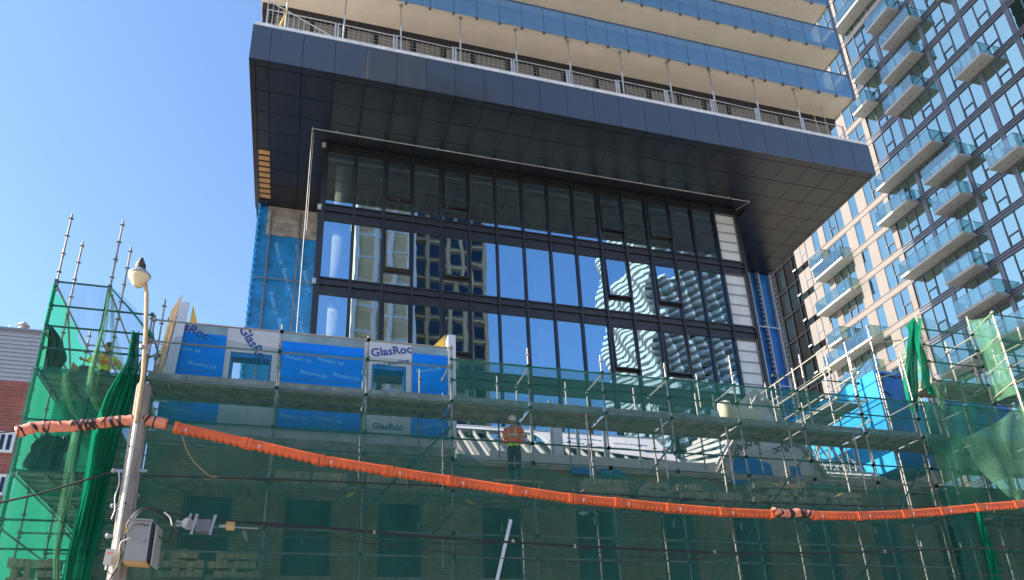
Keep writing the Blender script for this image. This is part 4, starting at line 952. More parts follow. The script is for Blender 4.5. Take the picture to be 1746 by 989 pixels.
    if kit.get('gloves'):
        for n in ('L', 'R'):
            h = V['ha'+n]; d = (h-V['wr'+n]).normalized()
            gp_ = [V['wr'+n], h, h+d*0.06]; ge = [(0, 1), (1, 2)]; gr = [.042, .052, .035]
            sd_ = d.cross(Vector((0, 1, 0))); sd_ = sd_.normalized() if sd_.length > 0.1 else Vector((1, 0, 0))
            for q in range(5):
                o_ = sd_*((q-1.5)*0.024 if q < 4 else -0.058); i = len(gp_); gp_ += [h+o_+d*0.05, h+o_+d*0.11+Vector((0, -0.02, 0))]; ge += [(1, i), (i, i+1)]; gr += [.016, .013]
            skin('glove', gp_, ge, gr, kit['gloves'], t)
    # headwear
    hb = MB(); g2 = []
    for j in range(8):
        th = (math.pi*0.56)*j/7; g2.append([hc+rot@Vector((math.sin(th)*math.sin(a)*0.108, -math.sin(th)*math.cos(a)*0.132, 0.03+math.cos(th)*0.118)) for a in [2*math.pi*i/20 for i in range(21)]])
    hb.sheet(g2)
    hb.hull([hc+rot@Vector(v) for v in ((-.085, -.19, .02), (.085, -.19, .02), (.09, -.08, .02), (-.09, -.08, .02), (-.085, -.16, .032), (.085, -.185, .032), (.085, -.08, .045), (-.085, -.08, .045))])
    o = hb.build(kit['hatname'], kit['hat']); o.parent = t
    for p in o.data.polygons: p.use_smooth = True
    return t
poseA = dict(pelvis=(0, 0, .95), waist=(0, 0, 1.12), chest=(0, -0.02, 1.36), neck=(0, -0.05, 1.52), head0=(0, -0.10, 1.60), head=(0, -0.13, 1.66), tilt=(0.55, 0, 0.5),
             shL=(.19, -.01, 1.44), elL=(.27, .06, 1.17), wrL=(.17, -.10, 1.00), haL=(.11, -.17, .97), shR=(-.19, -.02, 1.44), elR=(-.26, .03, 1.18), wrR=(-.12, -.16, 1.02), haR=(-.05, -.20, .99),
             hipL=(.09, 0, .90), knL=(.10, -.03, .50), anL=(.10, .02, .09), toL=(.12, -.12, .045), hipR=(-.09, 0, .90), knR=(-.09, -.05, .50), anR=(-.08, 0, .09), toR=(-.10, -.14, .045))
build_person('worker in orange jacket and white hard hat looking down, on the middle of the scaffold', (5.33, 17.65, 7.36), R(-28), poseA,
             dict(legs=K['navycloth'], top=K['hiorange'], band=K['refl'], gloves=K['hivis'], hat=K['helmet'], hatname='hard_hat'))
plt = thing('work_platform', 'low timber platform under the worker in orange', 'platform', (5.33, 17.7, DECK2))
P('board', B(4.7, 6.0, 17.4, 18.0, 7.30, 7.35), K['lumber'], plt)
for q in (4.8, 5.9): P('leg', MB().bar((q, 17.5, DECK2+.003), (q, 17.5, 7.295), .08, .08), K['lumber'], plt); P('leg', MB().bar((q, 17.9, DECK2+.003), (q, 17.9, 7.295), .08, .08), K['lumber'], plt)
poseB = dict(pelvis=(0, 0, .95), waist=(0, .0, 1.12), chest=(0, -0.03, 1.36), neck=(0, -0.05, 1.52), head0=(0, -0.08, 1.60), head=(0, -0.10, 1.68), tilt=(0.3, 0, 0.2),
             shL=(.19, -.01, 1.44), elL=(.32, -.05, 1.22), wrL=(.30, -.25, 1.15), haL=(.29, -.33, 1.15), shR=(-.19, -.02, 1.44), elR=(-.30, -.12, 1.22), wrR=(-.46, -.26, 1.12), haR=(-.54, -.30, 1.11),
             hipL=(.09, 0, .90), knL=(.10, -.03, .50), anL=(.10, .02, .09), toL=(.12, -.12, .045), hipR=(-.09, 0, .90), knR=(-.09, -.05, .50), anR=(-.08, 0, .09), toR=(-.10, -.14, .045))
wp = aY(184, 600, 19.3)
build_person('worker in yellow high-visibility shirt and dark cap on the left scaffold tower', (wp.x, 19.3, 9.255), R(20), poseB,
             dict(legs=K['navycloth'], top=K['hivis'], band=K['hiorange'], gloves=None, hat=K['cap'], hatname='cap'))

# ================================================================== MATERIALS LYING ON THE SCAFFOLD
def brick_stack(x0, x1, z0, rows_, label, y=17.55, rough=0, seed=0, group='stacks of masonry units on the scaffold'):
    t = thing('brick_stack', label, 'stack of bricks', ((x0+x1)/2, y, z0), group); rr = random.Random(seed)
    for r_ in range(rows_):
        m_ = MB(); x = x0 + (rr.random()*0.1 if rough else 0)
        while x < x1-0.06:
            w = 0.11 if not rough else rr.uniform(0.10, 0.2)
            if rough and rr.random() < 0.12: x += w; continue
            h = 0.19 if not rough else rr.uniform(0.13, 0.2)
            dy = rr.uniform(0, 0.05 if rough else 0.01)
            for q in range(2): m_.box(x+0.004, x+w-0.006, y+dy+q*0.24, y+dy+q*0.24+0.22, z0+r_*0.2, z0+r_*0.2+h)
            x += w
        P('course', m_, K['unit'], t)
stk = [(-2.05, -1.1, 1, 0, 'small stack of clay units left of the first window, on the second deck'), (-0.5, 0.25, 2, 0, 'neat two-high stack of clay units on the second deck above the second window'),
       (0.35, 1.1, 2, 0, 'neat two-high stack of clay units just left of the tall brace'), (1.6, 2.6, 2, 0, 'low stack of clay units right of the tall brace'), (2.7, 3.4, 1, 0, 'single row of clay units beside the scaffold post left of the orange worker'),
       (7.2, 8.4, 3, 0, 'square stack of clay units right of the orange worker'), (8.6, 9.6, 3, 1, 'jumbled stack of stone blocks below the white roof board, left half'),
       (9.8, 10.8, 3, 1, 'jumbled stack of stone blocks below the white roof board, right half'), (10.9, 11.8, 2, 0, 'low neat stack of clay units left of the gable'),
       (12.2, 14.0, 4, 1, 'tall jumbled stack of stone blocks in front of the blue patch on the gable'), (14.1, 15.8, 3, 1, 'jumbled stack of stone blocks at the right foot of the gable'), (15.9, 17.5, 1, 1, 'few loose stone blocks right of the gable')]
for k, (a, b, r_, rg, lab) in enumerate(stk): brick_stack(a, b, DECK2+0.002, r_, lab, rough=rg, seed=k)
low = [(-5.6, -4.7, 2, 'pile of stone blocks on the lowest deck of the left tower'), (-3.2, -1.9, 2, 'pile of stone blocks behind the grey cabinet'), (-1.8, -0.7, 2, 'pile of stone blocks right of the grey cabinet')]
for k, (a, b, r_, lab) in enumerate(low): brick_stack(a, b, DECK3+0.25 if a > -4 else DECK3+0.002, r_+1, lab, rough=1, seed=20+k, y=17.5)
# black tarp draped over the left deck rail
def lumpy(c, rx, ry, rz, m, seed, n=18, drop=0.0):
    rr = random.Random(seed); g_ = []; ph = [rr.random()*6 for _ in range(6)]
    for j in range(n+1):
        th = math.pi*j/n; row = []
        for i in range(n*2+1):
            a = 2*math.pi*i/(n*2); k = 1+0.22*math.sin(2*a+ph[0]+th*3)+0.13*math.sin(5*a+ph[1]-th*4)+0.14*math.sin(6*th+ph[2]+a)+0.06*math.sin(13*a+ph[3]+th)
            row.append((c[0]+rx*k*math.sin(th)*math.cos(a), c[1]+ry*k*math.sin(th)*math.sin(a), c[2]+rz*math.cos(th)*(1+0.05*math.sin(4*a))))
        g_.append(row)
    return MB().sheet(g_)
def drape(pts, widths, label, seed):
    o = gather(pts, widths, K['tarp'], label, 3, 0.10, seg=24, seed=seed); o.name = 'tarpaulin'; o['category'] = 'tarpaulin'
drape([G(86, 556, 17.5), G(96, 580, 17.5), G(94, 612, 17.5), G(84, 641, 17.5)], [0.05, 0.34, 0.42, 0.42], 'black tarpaulin draped from the rail onto the upper deck of the left tower', 51)
drape([G(100, 742, 17.6), G(84, 765, 17.6), G(70, 803, 17.6)], [0.55, 0.85, 0.70], 'dark tarpaulin slumped on the second deck of the left tower', 52)
tag(MB().prism([(-5.28, 9.27), (-4.78, 9.27), (-5.02, 9.72), (-5.28, 9.95)], 18.1, 18.12).build('plywood_board', K['ply']), 'plywood offcut leaning beside the black tarpaulin', 'board')
tag(MB().box(-4.9, -4.62, 17.3, 17.6, 9.26, 9.5).build('crate', K['tarp']), 'small black box on the deck beside the plywood', 'box')
# timbers and studs leaning at the left end of the new storey
for k, (xa, za, xb, zb, w, mt, lab) in enumerate(((-3.62, 9.3, -3.40, 12.15, .10, 'lumber', 'splintered timber plank leaning, leftmost of the leaning boards'), (-3.52, 9.3, -3.30, 12.4, .09, 'lumber', 'splintered timber plank leaning, second of the leaning boards'),
        (-3.42, 9.3, -3.22, 12.1, .07, 'white', 'narrow white board leaning between the timbers and the blue panel'), (-3.28, 9.3, -3.14, 12.2, .20, 'white', 'wide pale blue-white board leaning against the blue panel'))):
    a, b = Vector((xa, 18.6, za)), Vector((xb, 18.7, zb)); m_ = MB()
    m_.hull([a+Vector((-w/2, 0, 0)), a+Vector((w/2, 0, 0)), a+Vector((w/2, .05, 0)), a+Vector((-w/2, .05, 0)), b+Vector((-w/2, 0, -0.22 if mt == 'lumber' else 0)), b+Vector((w/2, 0, 0)), b+Vector((w/2, .05, 0)), b+Vector((-w/2, .05, -0.22 if mt == 'lumber' else 0))])
    tag(m_.build('leaning_board', K[mt]), lab, 'board')
tag(MB().prism([(-3.02, 11.66), (-2.8, 11.66), (-3.0, 12.3)], 18.98, 19.05).build('yellow_board', K['yellow']), 'pointed yellow board sticking up behind the left end of the blue panel', 'board')
# sack / bucket on the upper rail, strip, lights
tag(MB().lathe((11.82, 17.75, 9.5), [(0, .12), (.02, .15), (.35, .19), (.5, .22), (.62, .2), (.66, .14)], 16).build('paper_sack', K['creamboard'], smooth=True), 'cream bucket-shaped sack standing on the upper deck near the right', 'sack')
tag(MB().box(12.0, 13.1, 17.9, 18.0, 9.32, 10.1).build('hoarding_board', K['creamboard']), 'brown board standing on the upper deck right of the cream sack', 'board')
a, b = aY(871, 886, 16.95), aY(845, 1000, 16.95); tag(MB().bar(a, b, 0.075, 0.03, up=(0, 1, 0)).build('plastic_strip', K['white']), 'pale flat strip hanging in front of the net below the orange guard', 'strip')
def worklight(px_, py_, lab, ang, col='hivis'):
    p = aY(px_, py_, 17.35); t = thing('work_light', lab, 'work light', p, 'string lights behind the net')
    d = Vector((math.cos(ang), 0, math.sin(ang)))
    MB().tube([p-d*0.10, p-d*0.04, p+d*0.02, p+d*0.10], [0.03, 0.045, 0.05, 0.03], 10).build('cage', K[col], t)
    MB().tube([p+d*0.09, p+d*0.17], 0.02, 8).build('socket', K['yellow'], t)
worklight(597, 843, 'yellow-green work light on a cord left of the tall brace', 0.6); worklight(800, 855, 'small yellow work light hanging below the orange guard, left of the orange worker', -0.5, 'yellow')
worklight(994, 875, 'small pale work light between two dark windows', 0.1, 'white'); worklight(418, 912, 'dim round work light right of the brown splice box', -1.2, 'creamboard')
def cable(pts, r, m, label, name='cable', n=6, group=None):
    P_ = [Vector(p) for p in pts]; out = []
    for i in range(len(P_)-1):
        p0, p1, p2, p3 = P_[max(i-1, 0)], P_[i], P_[i+1], P_[min(i+2, len(P_)-1)]
        for k in range(6):
            t = k/6; out.append(0.5*((2*p1)+(-p0+p2)*t+(2*p0-5*p1+4*p2-p3)*t*t+(-p0+3*p1-3*p2+p3)*t**3))
    out.append(P_[-1]); return tag(MB().tube(out, r, n).build(name, K[m]), label, 'cable', group)
cable([aY(x, y, 17.3) for x, y in ((478, 827), (510, 842), (560, 850), (590, 846), (620, 820))], 0.008, 'ply', 'thin yellow cord sagging to the yellow-green work light')
cable([aY(x, y, 17.3) for x, y in ((765, 825), (790, 850), (820, 858), (880, 840), (890, 835))], 0.008, 'ply', 'thin yellow cord sagging below the middle of the orange guard')
cable([aY(x, y, 17.0) for x, y in ((310, 742), (325, 780), (357, 811), (372, 812))], 0.008, 'ply', 'thin cord dropping behind the first orange guard')

# ================================================================== UTILITY POLE, LAMP, CABINET
PY = 15.0
def pp_(x, y, Y=PY): return aY(x, y, Y)
bot, top_ = pp_(198, 989), pp_(246, 656)
d = (top_-bot).normalized(); base = bot - d*(bot.z/d.z)
up_ = thing('utility_pole', 'weathered pale wooden utility pole leaning right, with a cream conduit on its left side', 'utility pole', (base.x, PY, 0.13))
m_ = MB(); m_.tube([base+d*0.1, base+d*2, bot, bot.lerp(top_, .5), top_-d*0.05, top_], [0.19, 0.175, 0.165, 0.15, 0.135, 0.115], 16)
P('shaft', m_, K['pole'], up_, smooth=False)
a, b = pp_(190, 989, PY-0.12), pp_(237, 690, PY-0.12); P('conduit', MB().tube([base+Vector((-0.14, -0.12, 0.1)), a, b], 0.045, 10), K['conduit'], up_)
bnd = MB()
for t_ in (0.12, 0.33, 0.5, 0.63, 0.9): c_ = bot.lerp(top_, t_); bnd.tube([c_-d*0.012, c_+d*0.012], [.176, .166, .157, .15, .13][[0.12, 0.33, 0.5, 0.63, 0.9].index(t_)], 16)
P('strap', bnd, K['condomull'], up_)
br_ = MB()
for (x, y) in ((202, 803), (241, 803), (200, 863), (192, 914)): c_ = pp_(x, y, PY-0.05); br_.bar(c_-Vector((0.10, 0, 0)), c_+Vector((0.10, 0, 0)), 0.05, 0.05); br_.lathe(c_-Vector((0.08, 0, 0.04)), [(0, .03), (.04, .045), (.08, .03)], 10)
P('insulator_bracket', br_, K['cast'], up_)
P('step_bolt', MB().tube([pp_(234, 680, PY-0.16), pp_(236, 692, PY-0.16)], 0.02, 6), K['steel'], up_)
kb = MB()
for (x, y, r_) in ((232, 720, .018), (214, 858, .018), (240, 673, .016), (220, 760, .014)): c_ = pp_(x, y, PY-0.17); kb.tube([c_, c_+Vector((0, 0.04, 0))], r_, 8)
P('bolt_hole', kb, K['black'], up_)
sl_ = thing('street_lamp', 'street lamp with bell-shaped glass on a thin rusty mast clamped to the utility pole', 'street lamp', pp_(237, 700, PY-0.1))
L0, L1, L2 = pp_(232, 720, PY-0.16), pp_(244, 640, PY-0.16), pp_(250, 500, PY-0.16)
P('mast', MB().tube([L0, L1, pp_(249, 560, PY-0.16), L2, pp_(248, 484, PY-0.16), pp_(242, 478, PY-0.16)], 0.042, 12), K['lumber'], sl_)
P('clamp', MB().tube([pp_(243, 592, PY-0.16)+Vector((0, 0, -.03)), pp_(243, 592, PY-0.16)+Vector((0, 0, .03))], 0.06, 12), K['cast'], sl_)
lc = pp_(237.5, 470, PY-0.16)
ax = (pp_(244.5, 437, PY-0.16)-pp_(236.5, 492, PY-0.16)).normalized()
P('refractor', MB().lathe(lc, [(-0.27, 0.03), (-0.265, 0.07), (-0.23, 0.10), (-0.15, 0.15), (-0.06, 0.195), (0.0, 0.215)], 26, ax), K['lampglass'], sl_, smooth=True)
P('reflector', MB().lathe(lc, [(0.0, 0.222), (0.02, 0.222), (0.05, 0.19), (0.10, 0.15), (0.14, 0.115), (0.15, 0.10)], 26, ax), K['cast'], sl_, smooth=True)
P('ballast_housing', MB().lathe(lc, [(0.15, 0.085), (0.17, 0.10), (0.27, 0.10), (0.28, 0.075), (0.34, 0.07), (0.36, 0.05), (0.38, 0.04), (0.42, 0.04)], 20, ax), K['bronze'], sl_, smooth=False)
# cabinet: follows the lean of the pole
cb = thing('equipment_cabinet', 'grey metal cabinet with its side door ajar, fixed to the right of the utility pole', 'cabinet', pp_(232, 930, PY-0.25))
A0, B0, C0, D0 = pp_(221, 886, PY-0.45), pp_(259, 889, PY-0.45), pp_(249, 957, PY-0.45), pp_(210, 955, PY-0.45)
dp = Vector((0, 0.42, 0)); dz_ = Vector((0, 0.42, 0.0))
P('body', MB().hull([D0, C0, C0+dp, D0+dp, A0, B0, B0+dp, A0+dp]), K['greybox'], cb)
P('base_pan', MB().hull([D0+Vector((-0.01, 0, -0.03)), C0+Vector((0.01, 0, -0.03)), C0+dp+Vector((0.01, 0, -0.03)), D0+dp+Vector((-0.01, 0, -0.03)), D0+Vector((-.01, 0, -.002)), C0+Vector((.01, 0, -.002)), C0+dp+Vector((.01, 0, -.002)), D0+dp+Vector((-.01, 0, -.002))]), K['ply'], cb)
P('lid_rim', MB().hull([A0+Vector((-.02, -.03, 0.002)), B0+Vector((.02, -.03, 0.002)), B0+dp+Vector((.02, 0, 0.002)), A0+dp+Vector((-.02, 0, 0.002)), A0+Vector((-.02, -.03, .03)), B0+Vector((.02, -.03, .03)), B0+dp+Vector((.02, 0, .03)), A0+dp+Vector((-.02, 0, .03))]), K['greybox'], cb)
gap = Vector((0.075, 0.0, -0.01))
P('gap_shade', MB().hull([C0+Vector((.003, .02, .02)), C0+Vector((.05, .02, .02)), C0+dp+Vector((.05, 0, .02)), C0+dp+Vector((.003, 0, .02)), B0+Vector((.003, .02, -.04)), B0+Vector((.05, .02, -.04)), B0+dp+Vector((.05, 0, -.04)), B0+dp+Vector((.003, 0, -.04))]), K['black'], cb)  # solid black block stands in for the shade behind the open door
P('side_door', MB().hull([C0+gap+Vector((.0, .0, -.05)), C0+gap+Vector((.025, 0, -.05)), C0+dp+gap+Vector((.065, 0, -.05)), C0+dp+gap+Vector((.04, 0, -.05)), B0+gap+Vector((.0, 0, -.05)), B0+gap+Vector((.025, 0, -.05)), B0+dp+gap+Vector((.065, 0, -.05)), B0+dp+gap+Vector((.04, 0, -.05))]), K['greybox'], cb)
c_ = pp_(245, 921, PY-0.46); P('latch', MB().tube([c_, c_+Vector((0, -0.04, 0))], 0.025, 10).tube([c_+Vector((-.04, -.03, 0)), c_+Vector((.02, -.03, .02))], 0.012, 6), K['cast'], cb)
kn = MB()
for x, y in ((252, 895), (247, 895), (224, 916)): c_ = pp_(x, y, PY-0.46); kn.tube([c_, c_+Vector((0, -0.015, 0))], 0.014, 8)
P('grommet', kn, K['black'], cb)
sm = thing('junction_box', 'small cream box low on the left side of the utility pole', 'box', pp_(188, 950, PY-0.25))
A0, B0, C0, D0 = pp_(181, 936, PY-0.4), pp_(194, 936, PY-0.4), pp_(188, 962, PY-0.4), pp_(175, 962, PY-0.4); dp = Vector((0.10, 0.25, 0))
P('body', MB().hull([D0, C0, C0+dp, D0+dp, A0, B0, B0+dp, A0+dp]), K['conduit'], sm)
P('cable_gland', MB().tube([D0+Vector((.05, .1, 0)), D0+Vector((.05, .1, -.08))], 0.03, 8), K['cast'], sm)
c_ = pp_(187, 943, PY-0.405); P('red_marking', B(c_.x-0.05, c_.x+0.05, c_.y-0.004, c_.y-0.001, c_.z-0.015, c_.z+0.015), K['orange2'], sm)
# cables around the cabinet
CY1 = PY-0.2
cable([pp_(x, y, CY1) for x, y in ((212, 940), (214, 905), (222, 885), (238, 869), (258, 866), (290, 875), (330, 882), (420, 891), (480, 896))], 0.018, 'black', 'thick black cable looping over the grey cabinet towards the right')
cable([pp_(x, y, CY1-0.05) for x, y in ((216, 930), (220, 895), (236, 872), (262, 868), (286, 884), (293, 905), (285, 925), (270, 912), (268, 893), (280, 884), (300, 888))], 0.011, 'black', 'black coil of cable right of the grey cabinet')
cable([pp_(x, y, CY1-0.1) for x, y in ((218, 925), (226, 890), (245, 870), (270, 874), (288, 890), (300, 910), (330, 925), (352, 924), (372, 905))], 0.011, 'black', 'slack black cable drooping below the aluminium amplifier')
cable([pp_(x, y, PY-0.5) for x, y in ((209, 912), (214, 910), (228, 895), (246, 894))], 0.009, 'black', 'short black cable entering the upper front of the grey cabinet')
cable([pp_(x, y, PY-0.5) for x, y in ((203, 940), (206, 925), (215, 920), (224, 916))], 0.010, 'conduit', 'short pale cable entering the lower front of the grey cabinet')
cable([pp_(x, y, PY-0.45) for x, y in ((184, 963), (183, 973), (190, 979), (196, 975), (203, 955), (206, 940))], 0.009, 'black', 'thin black cable hanging under the small cream box')
cable([pp_(x, y, PY-0.42) for x, y in ((186, 989), (198, 968), (206, 945), (203, 930), (206, 915))], 0.016, 'black', 'bundle of black cables running down the utility pole')
cable([pp_(x, y, PY-0.1) for x, y in ((203, 803), (203, 825), (196, 848), (196, 868), (190, 885))], 0.012, 'steel', 'grey earth wire hanging left of the utility pole')
cable([pp_(x, y, CY1-0.12) for x, y in ((280, 873), (290, 883), (293, 896))], 0.014, 'conduit', 'white sleeve on the cable loop right of the grey cabinet')
tag(MB().hull([pp_(x, y, PY-0.48)+Vector((0, q, 0)) for q in (0, 0.04) for x, y in ((212, 906), (216, 906), (218, 898), (214, 898))]).build('cable_tag', K['yellow']), 'small yellow tag on the cables left of the grey cabinet', 'tag')
# amplifier, splitter, splice box on the messenger wire
am = thing('line_amplifier', 'finned aluminium amplifier hanging from the black cable right of the grey cabinet', 'amplifier', pp_(347, 896, CY1))
c_ = pp_(347, 899, CY1); m_ = MB().box(c_.x-0.12, c_.x+0.12, c_.y-0.1, c_.y+0.1, c_.z-0.10, c_.z+0.10)
P('housing', m_, K['bronze'], am); f = MB()
for k in range(14): xx = c_.x-0.115+k*0.0177; f.box(xx-0.004, xx+0.004, c_.y-0.13, c_.y+0.11, c_.z-0.11, c_.z+0.12)
P('fins', f, K['cast'], am)
for sx_ in (-0.16, 0.16): P('clamp', MB().bar((c_.x+sx_-0.03, c_.y-0.08, c_.z-0.16), (c_.x+sx_+0.035, c_.y-0.08, c_.z+0.22), 0.05, 0.05), K['cast'], am)
am2 = thing('line_splitter', 'small round aluminium splitter between the cable coil and the amplifier', 'splitter', pp_(320, 892, CY1)); c_ = pp_(320, 893, CY1)
P('housing', MB().tube([c_+Vector((0, -.06, 0)), c_+Vector((0, .06, 0))], 0.10, 10), K['concrete'], am2); P('clamp', MB().bar(c_+Vector((-.01, -.08, -.12)), c_+Vector((.05, -.08, .17)), 0.045, 0.04), K['cast'], am2)
P('connector', MB().tube([c_+Vector((-.2, 0, .04)), c_+Vector((-.09, 0, .02))], 0.025, 8).tube([c_+Vector((-.2, 0, -.03)), c_+Vector((-.09, 0, -.03))], 0.025, 8).tube([c_+Vector((.09, 0, 0)), c_+Vector((.16, 0, -.01))], 0.02, 8), K['cast'], am2)
am3 = thing('splice_box', 'square brown box on the black cable, rightmost of the cable fittings', 'splice box', pp_(393, 897, CY1)); c_ = pp_(393, 897, CY1)
P('housing', B(c_.x-.075, c_.x+.075, c_.y-.05, c_.y+.05, c_.z-.07, c_.z+.07), K['ply'], am3); P('connector', MB().tube([c_+Vector((-.2, 0, -.01)), c_+Vector((-.08, 0, 0))], 0.028, 8).tube([c_+Vector((.08, 0, -.02)), c_+Vector((.5, 0, -.03))], 0.012, 8), K['cast'], am3)
# long span cables
cable([pp_(x, y) for x, y in ((-60, 870), (0, 857), (70, 841), (130, 823), (180, 808), (203, 801))], 0.020, 'black', 'thick black cable coming in from the left to the utility pole')
cable([pp_(x, y) for x, y in ((420, 890), (600, 904), (800, 920), (1000, 932), (1200, 941), (1330, 943), (1480, 941), (1746, 932), (1900, 926))], 0.026, 'black', 'thick bundled black cable crossing the lower part of the picture')
cable([pp_(x, y, PY+.05) for x, y in ((440, 893), (620, 925), (760, 941), (900, 955), (1050, 958), (1180, 953), (1280, 944))], 0.011, 'black', 'thin black wire sagging below the bundled cable on the left half')
cable([pp_(x, y, PY+.02) for x, y in ((1340, 944), (1455, 962), (1560, 975), (1746, 983), (1850, 986))], 0.013, 'black', 'thin black wire sloping down from the middle to the lower right corner')
cable([pp_(x, y, PY+.03) for x, y in ((655, 907), (700, 921), (780, 928), (850, 925), (870, 922))], 0.010, 'black', 'short slack loop under the bundled cable, left one')
cable([pp_(x, y, PY+.03) for x, y in ((985, 932), (1040, 945), (1130, 950), (1200, 944), (1220, 941))], 0.010, 'black', 'short slack loop under the bundled cable, middle one')
cable([aY(x, y, 17.02) for x, y in ((245, 812), (330, 813), (480, 818), (620, 823), (770, 830), (960, 838), (1200, 853), (1420, 861), (1746, 866))], 0.016, 'black', 'dark cord tied along the net level with the second deck')
for x, y, lab in ((638, 907, 'leftmost'), (875, 923, 'second'), (980, 931, 'third'), (1218, 941, 'fourth'), (1508, 940, 'rightmost')):
    c_ = pp_(x, y); tag(MB().tube([c_-Vector((.02, 0, 0)), c_+Vector((.02, 0, 0))], 0.042, 10).build('cable_tie', K['cast']), 'small silver tie on the bundled cable, %s of five' % lab, 'cable tie', 'silver ties on the bundled cable')

# orange line guards
gl_px = [(299, 724), (424, 752), (546, 780), (663, 799), (771, 816), (878, 832), (976, 846), (1053, 853), (1141, 862), (1231, 869), (1318, 873)]
gr_px = [(1384, 875), (1465, 876), (1540, 873), (1604, 868), (1665, 862), (1730, 857), (1800, 850)]
mess = [pp_(x, y) for x, y in [(-60, 742), (30, 735), (118, 724), (200, 714), (245, 713), (285, 722)] + gl_px + [(1350, 873)] + gr_px + [(1900, 840)]]
cable(mess, 0.012, 'black', 'thin black wire that carries the orange guards', n=6)
def guard(a, b, label):
    t = thing('line_guard', label, 'line guard', a, 'orange line guards along the wire')
    a = Vector(a); b = Vector(b); d = (b-a).normalized(); up = Vector((0, 0, 1)); u = (up-d*up.dot(d)).normalized(); L = (b-a).length
    def pt(s, y, z): return a+d*s+Vector((0, y, 0))+u*z
    m_ = MB()
    m_.hull([pt(0.01, -.055, -.125), pt(L-.01, -.055, -.125), pt(L-.01, .055, -.125), pt(.01, .055, -.125), pt(.01, -.05, .01), pt(L-.01, -.05, .01), pt(L-.01, .05, .01), pt(.01, .05, .01)])
    m_.hull([pt(0.0, -.06, .005), pt(L, -.06, .005), pt(L, .06, .005), pt(0, .06, .005), pt(0, -.045, .04), pt(L, -.045, .04), pt(L, .045, .04), pt(0, .045, .04)])
    P('cover', m_, K['orange'], t)
    f = MB(); n = 10
    for k in range(n):
        s = 0.12+(L-0.24)*k/(n-1); w = 0.032
        f.hull([pt(s-w, -.075, -.15-0.015*(k % 4 == 1)), pt(s+w, -.075, -.15-0.015*(k % 4 == 1)), pt(s+w, .06, -.15), pt(s-w, .06, -.15), pt(s-w, -.06, -.05), pt(s+w, -.06, -.05), pt(s+w, .055, -.05), pt(s-w, .055, -.05)])
    for s in (0.03, L-0.06): f.hull([pt(s-.03, -.085, -.16), pt(s+.05, -.085, -.16), pt(s+.05, .07, -.16), pt(s-.03, .07, -.16), pt(s-.03, -.07, .045), pt(s+.05, -.07, .045), pt(s+.05, .06, .045), pt(s-.03, .06, .045)])
    P('flange', f, K['orange'], t)
    P('marking', MB().hull([pt(.22, -.084, -.12), pt(.25, -.084, -.12), pt(.25, -.079, -.12), pt(.22, -.079, -.12), pt(.22, -.084, -.05), pt(.25, -.084, -.05), pt(.25, -.079, -.05), pt(.22, -.079, -.05)]), K['board'], t)
    P('end_pin', MB().tube([pt(L, -.05, -.12), pt(L, -.05, .16)], 0.006, 5), K['black'], t)
nm = ['first', 'second', 'third', 'fourth', 'fifth', 'sixth', 'seventh', 'eighth', 'ninth', 'tenth']
for k, (a, b) in enumerate(zip(gl_px[:-1], gl_px[1:])): guard(pp_(*a)-Vector((0, 0, -0.0)), pp_(*b), 'orange plastic guard on the wire, %s to the right of the utility pole' % nm[k])
for k, (a, b) in enumerate(zip(gr_px[:-1], gr_px[1:])): guard(pp_(*a), pp_(*b), 'orange plastic guard on the wire, %s to the right of the taped joint' % nm[k])
def wrapped(pts, r, label, seed, bands):
    t = thing('wrapped_hose', label, 'insulating hose', pts[0]); rr = random.Random(seed)
    P_ = []
    for i in range(len(pts)-1):
        for k in range(8): P_.append(Vector(pts[i]).lerp(Vector(pts[i+1]), k/8))
    P_.append(Vector(pts[-1]))
    P('hose', MB().tube(P_, [r*(0.9+0.22*rr.random()) for _ in P_], 12), K['orange2'], t, smooth=True)
    tb = MB()
    for k in range(bands):
        s = rr.random()*(len(P_)-3); i = int(s); c_ = P_[i].lerp(P_[i+1], s-i); d_ = (P_[i+1]-P_[i]).normalized() + Vector((0, rr.uniform(-.6, .6), rr.uniform(-.7, .7))); d_.normalize()
        w = rr.uniform(.008, .03); tb.tube([c_-d_*w, c_+d_*w], r*1.13, 12)
    P('black_tape', tb, K['black'], t)
wrapped([pp_(x, y) for x, y in ((28, 737), (60, 728), (118, 727), (150, 724), (200, 718), (245, 716), (284, 723))], 0.105, 'faded pink-orange hose bound with black tape, left of and behind the utility pole', 1, 34)
wrapped([pp_(x, y) for x, y in ((1318, 872), (1340, 876), (1360, 874), (1383, 877))], 0.095, 'faded pink-orange joint bound with black tape between the two runs of orange guards', 2, 14)

# ================================================================== CONDO TOWER ON THE RIGHT
co = thing('apartment_building', 'tall apartment tower on the right with blue-green glass, grey frames and white balconies', 'building', (52, 40, 0))
WX, BX = 46.85, 45.6
FL = [28.3+2.91*k for k in range(-5, 15)]
P('tower_body', B(WX+1.3, 70, 16, 52.3, 0, 74), K['room'], co)
P('partition', MB().box(WX+0.35, WX+1.3, 16, 16.2, 0, 74), K['room'], co)
groups = []
y = 17.0
gi = 0
while y < 41.2:
    n = 3 if gi % 3 != 2 else 4
    groups.append((y, n, 'dark')); y += n*0.98+0.30; gi += 1
Yb = y-0.15
while y < 52.0:
    n = (1, 3, 1, 2)[gi % 4]; groups.append((y+0.35, n, 'beige')); y += n*0.9+(1.05 if n < 3 else 0.75); gi += 1
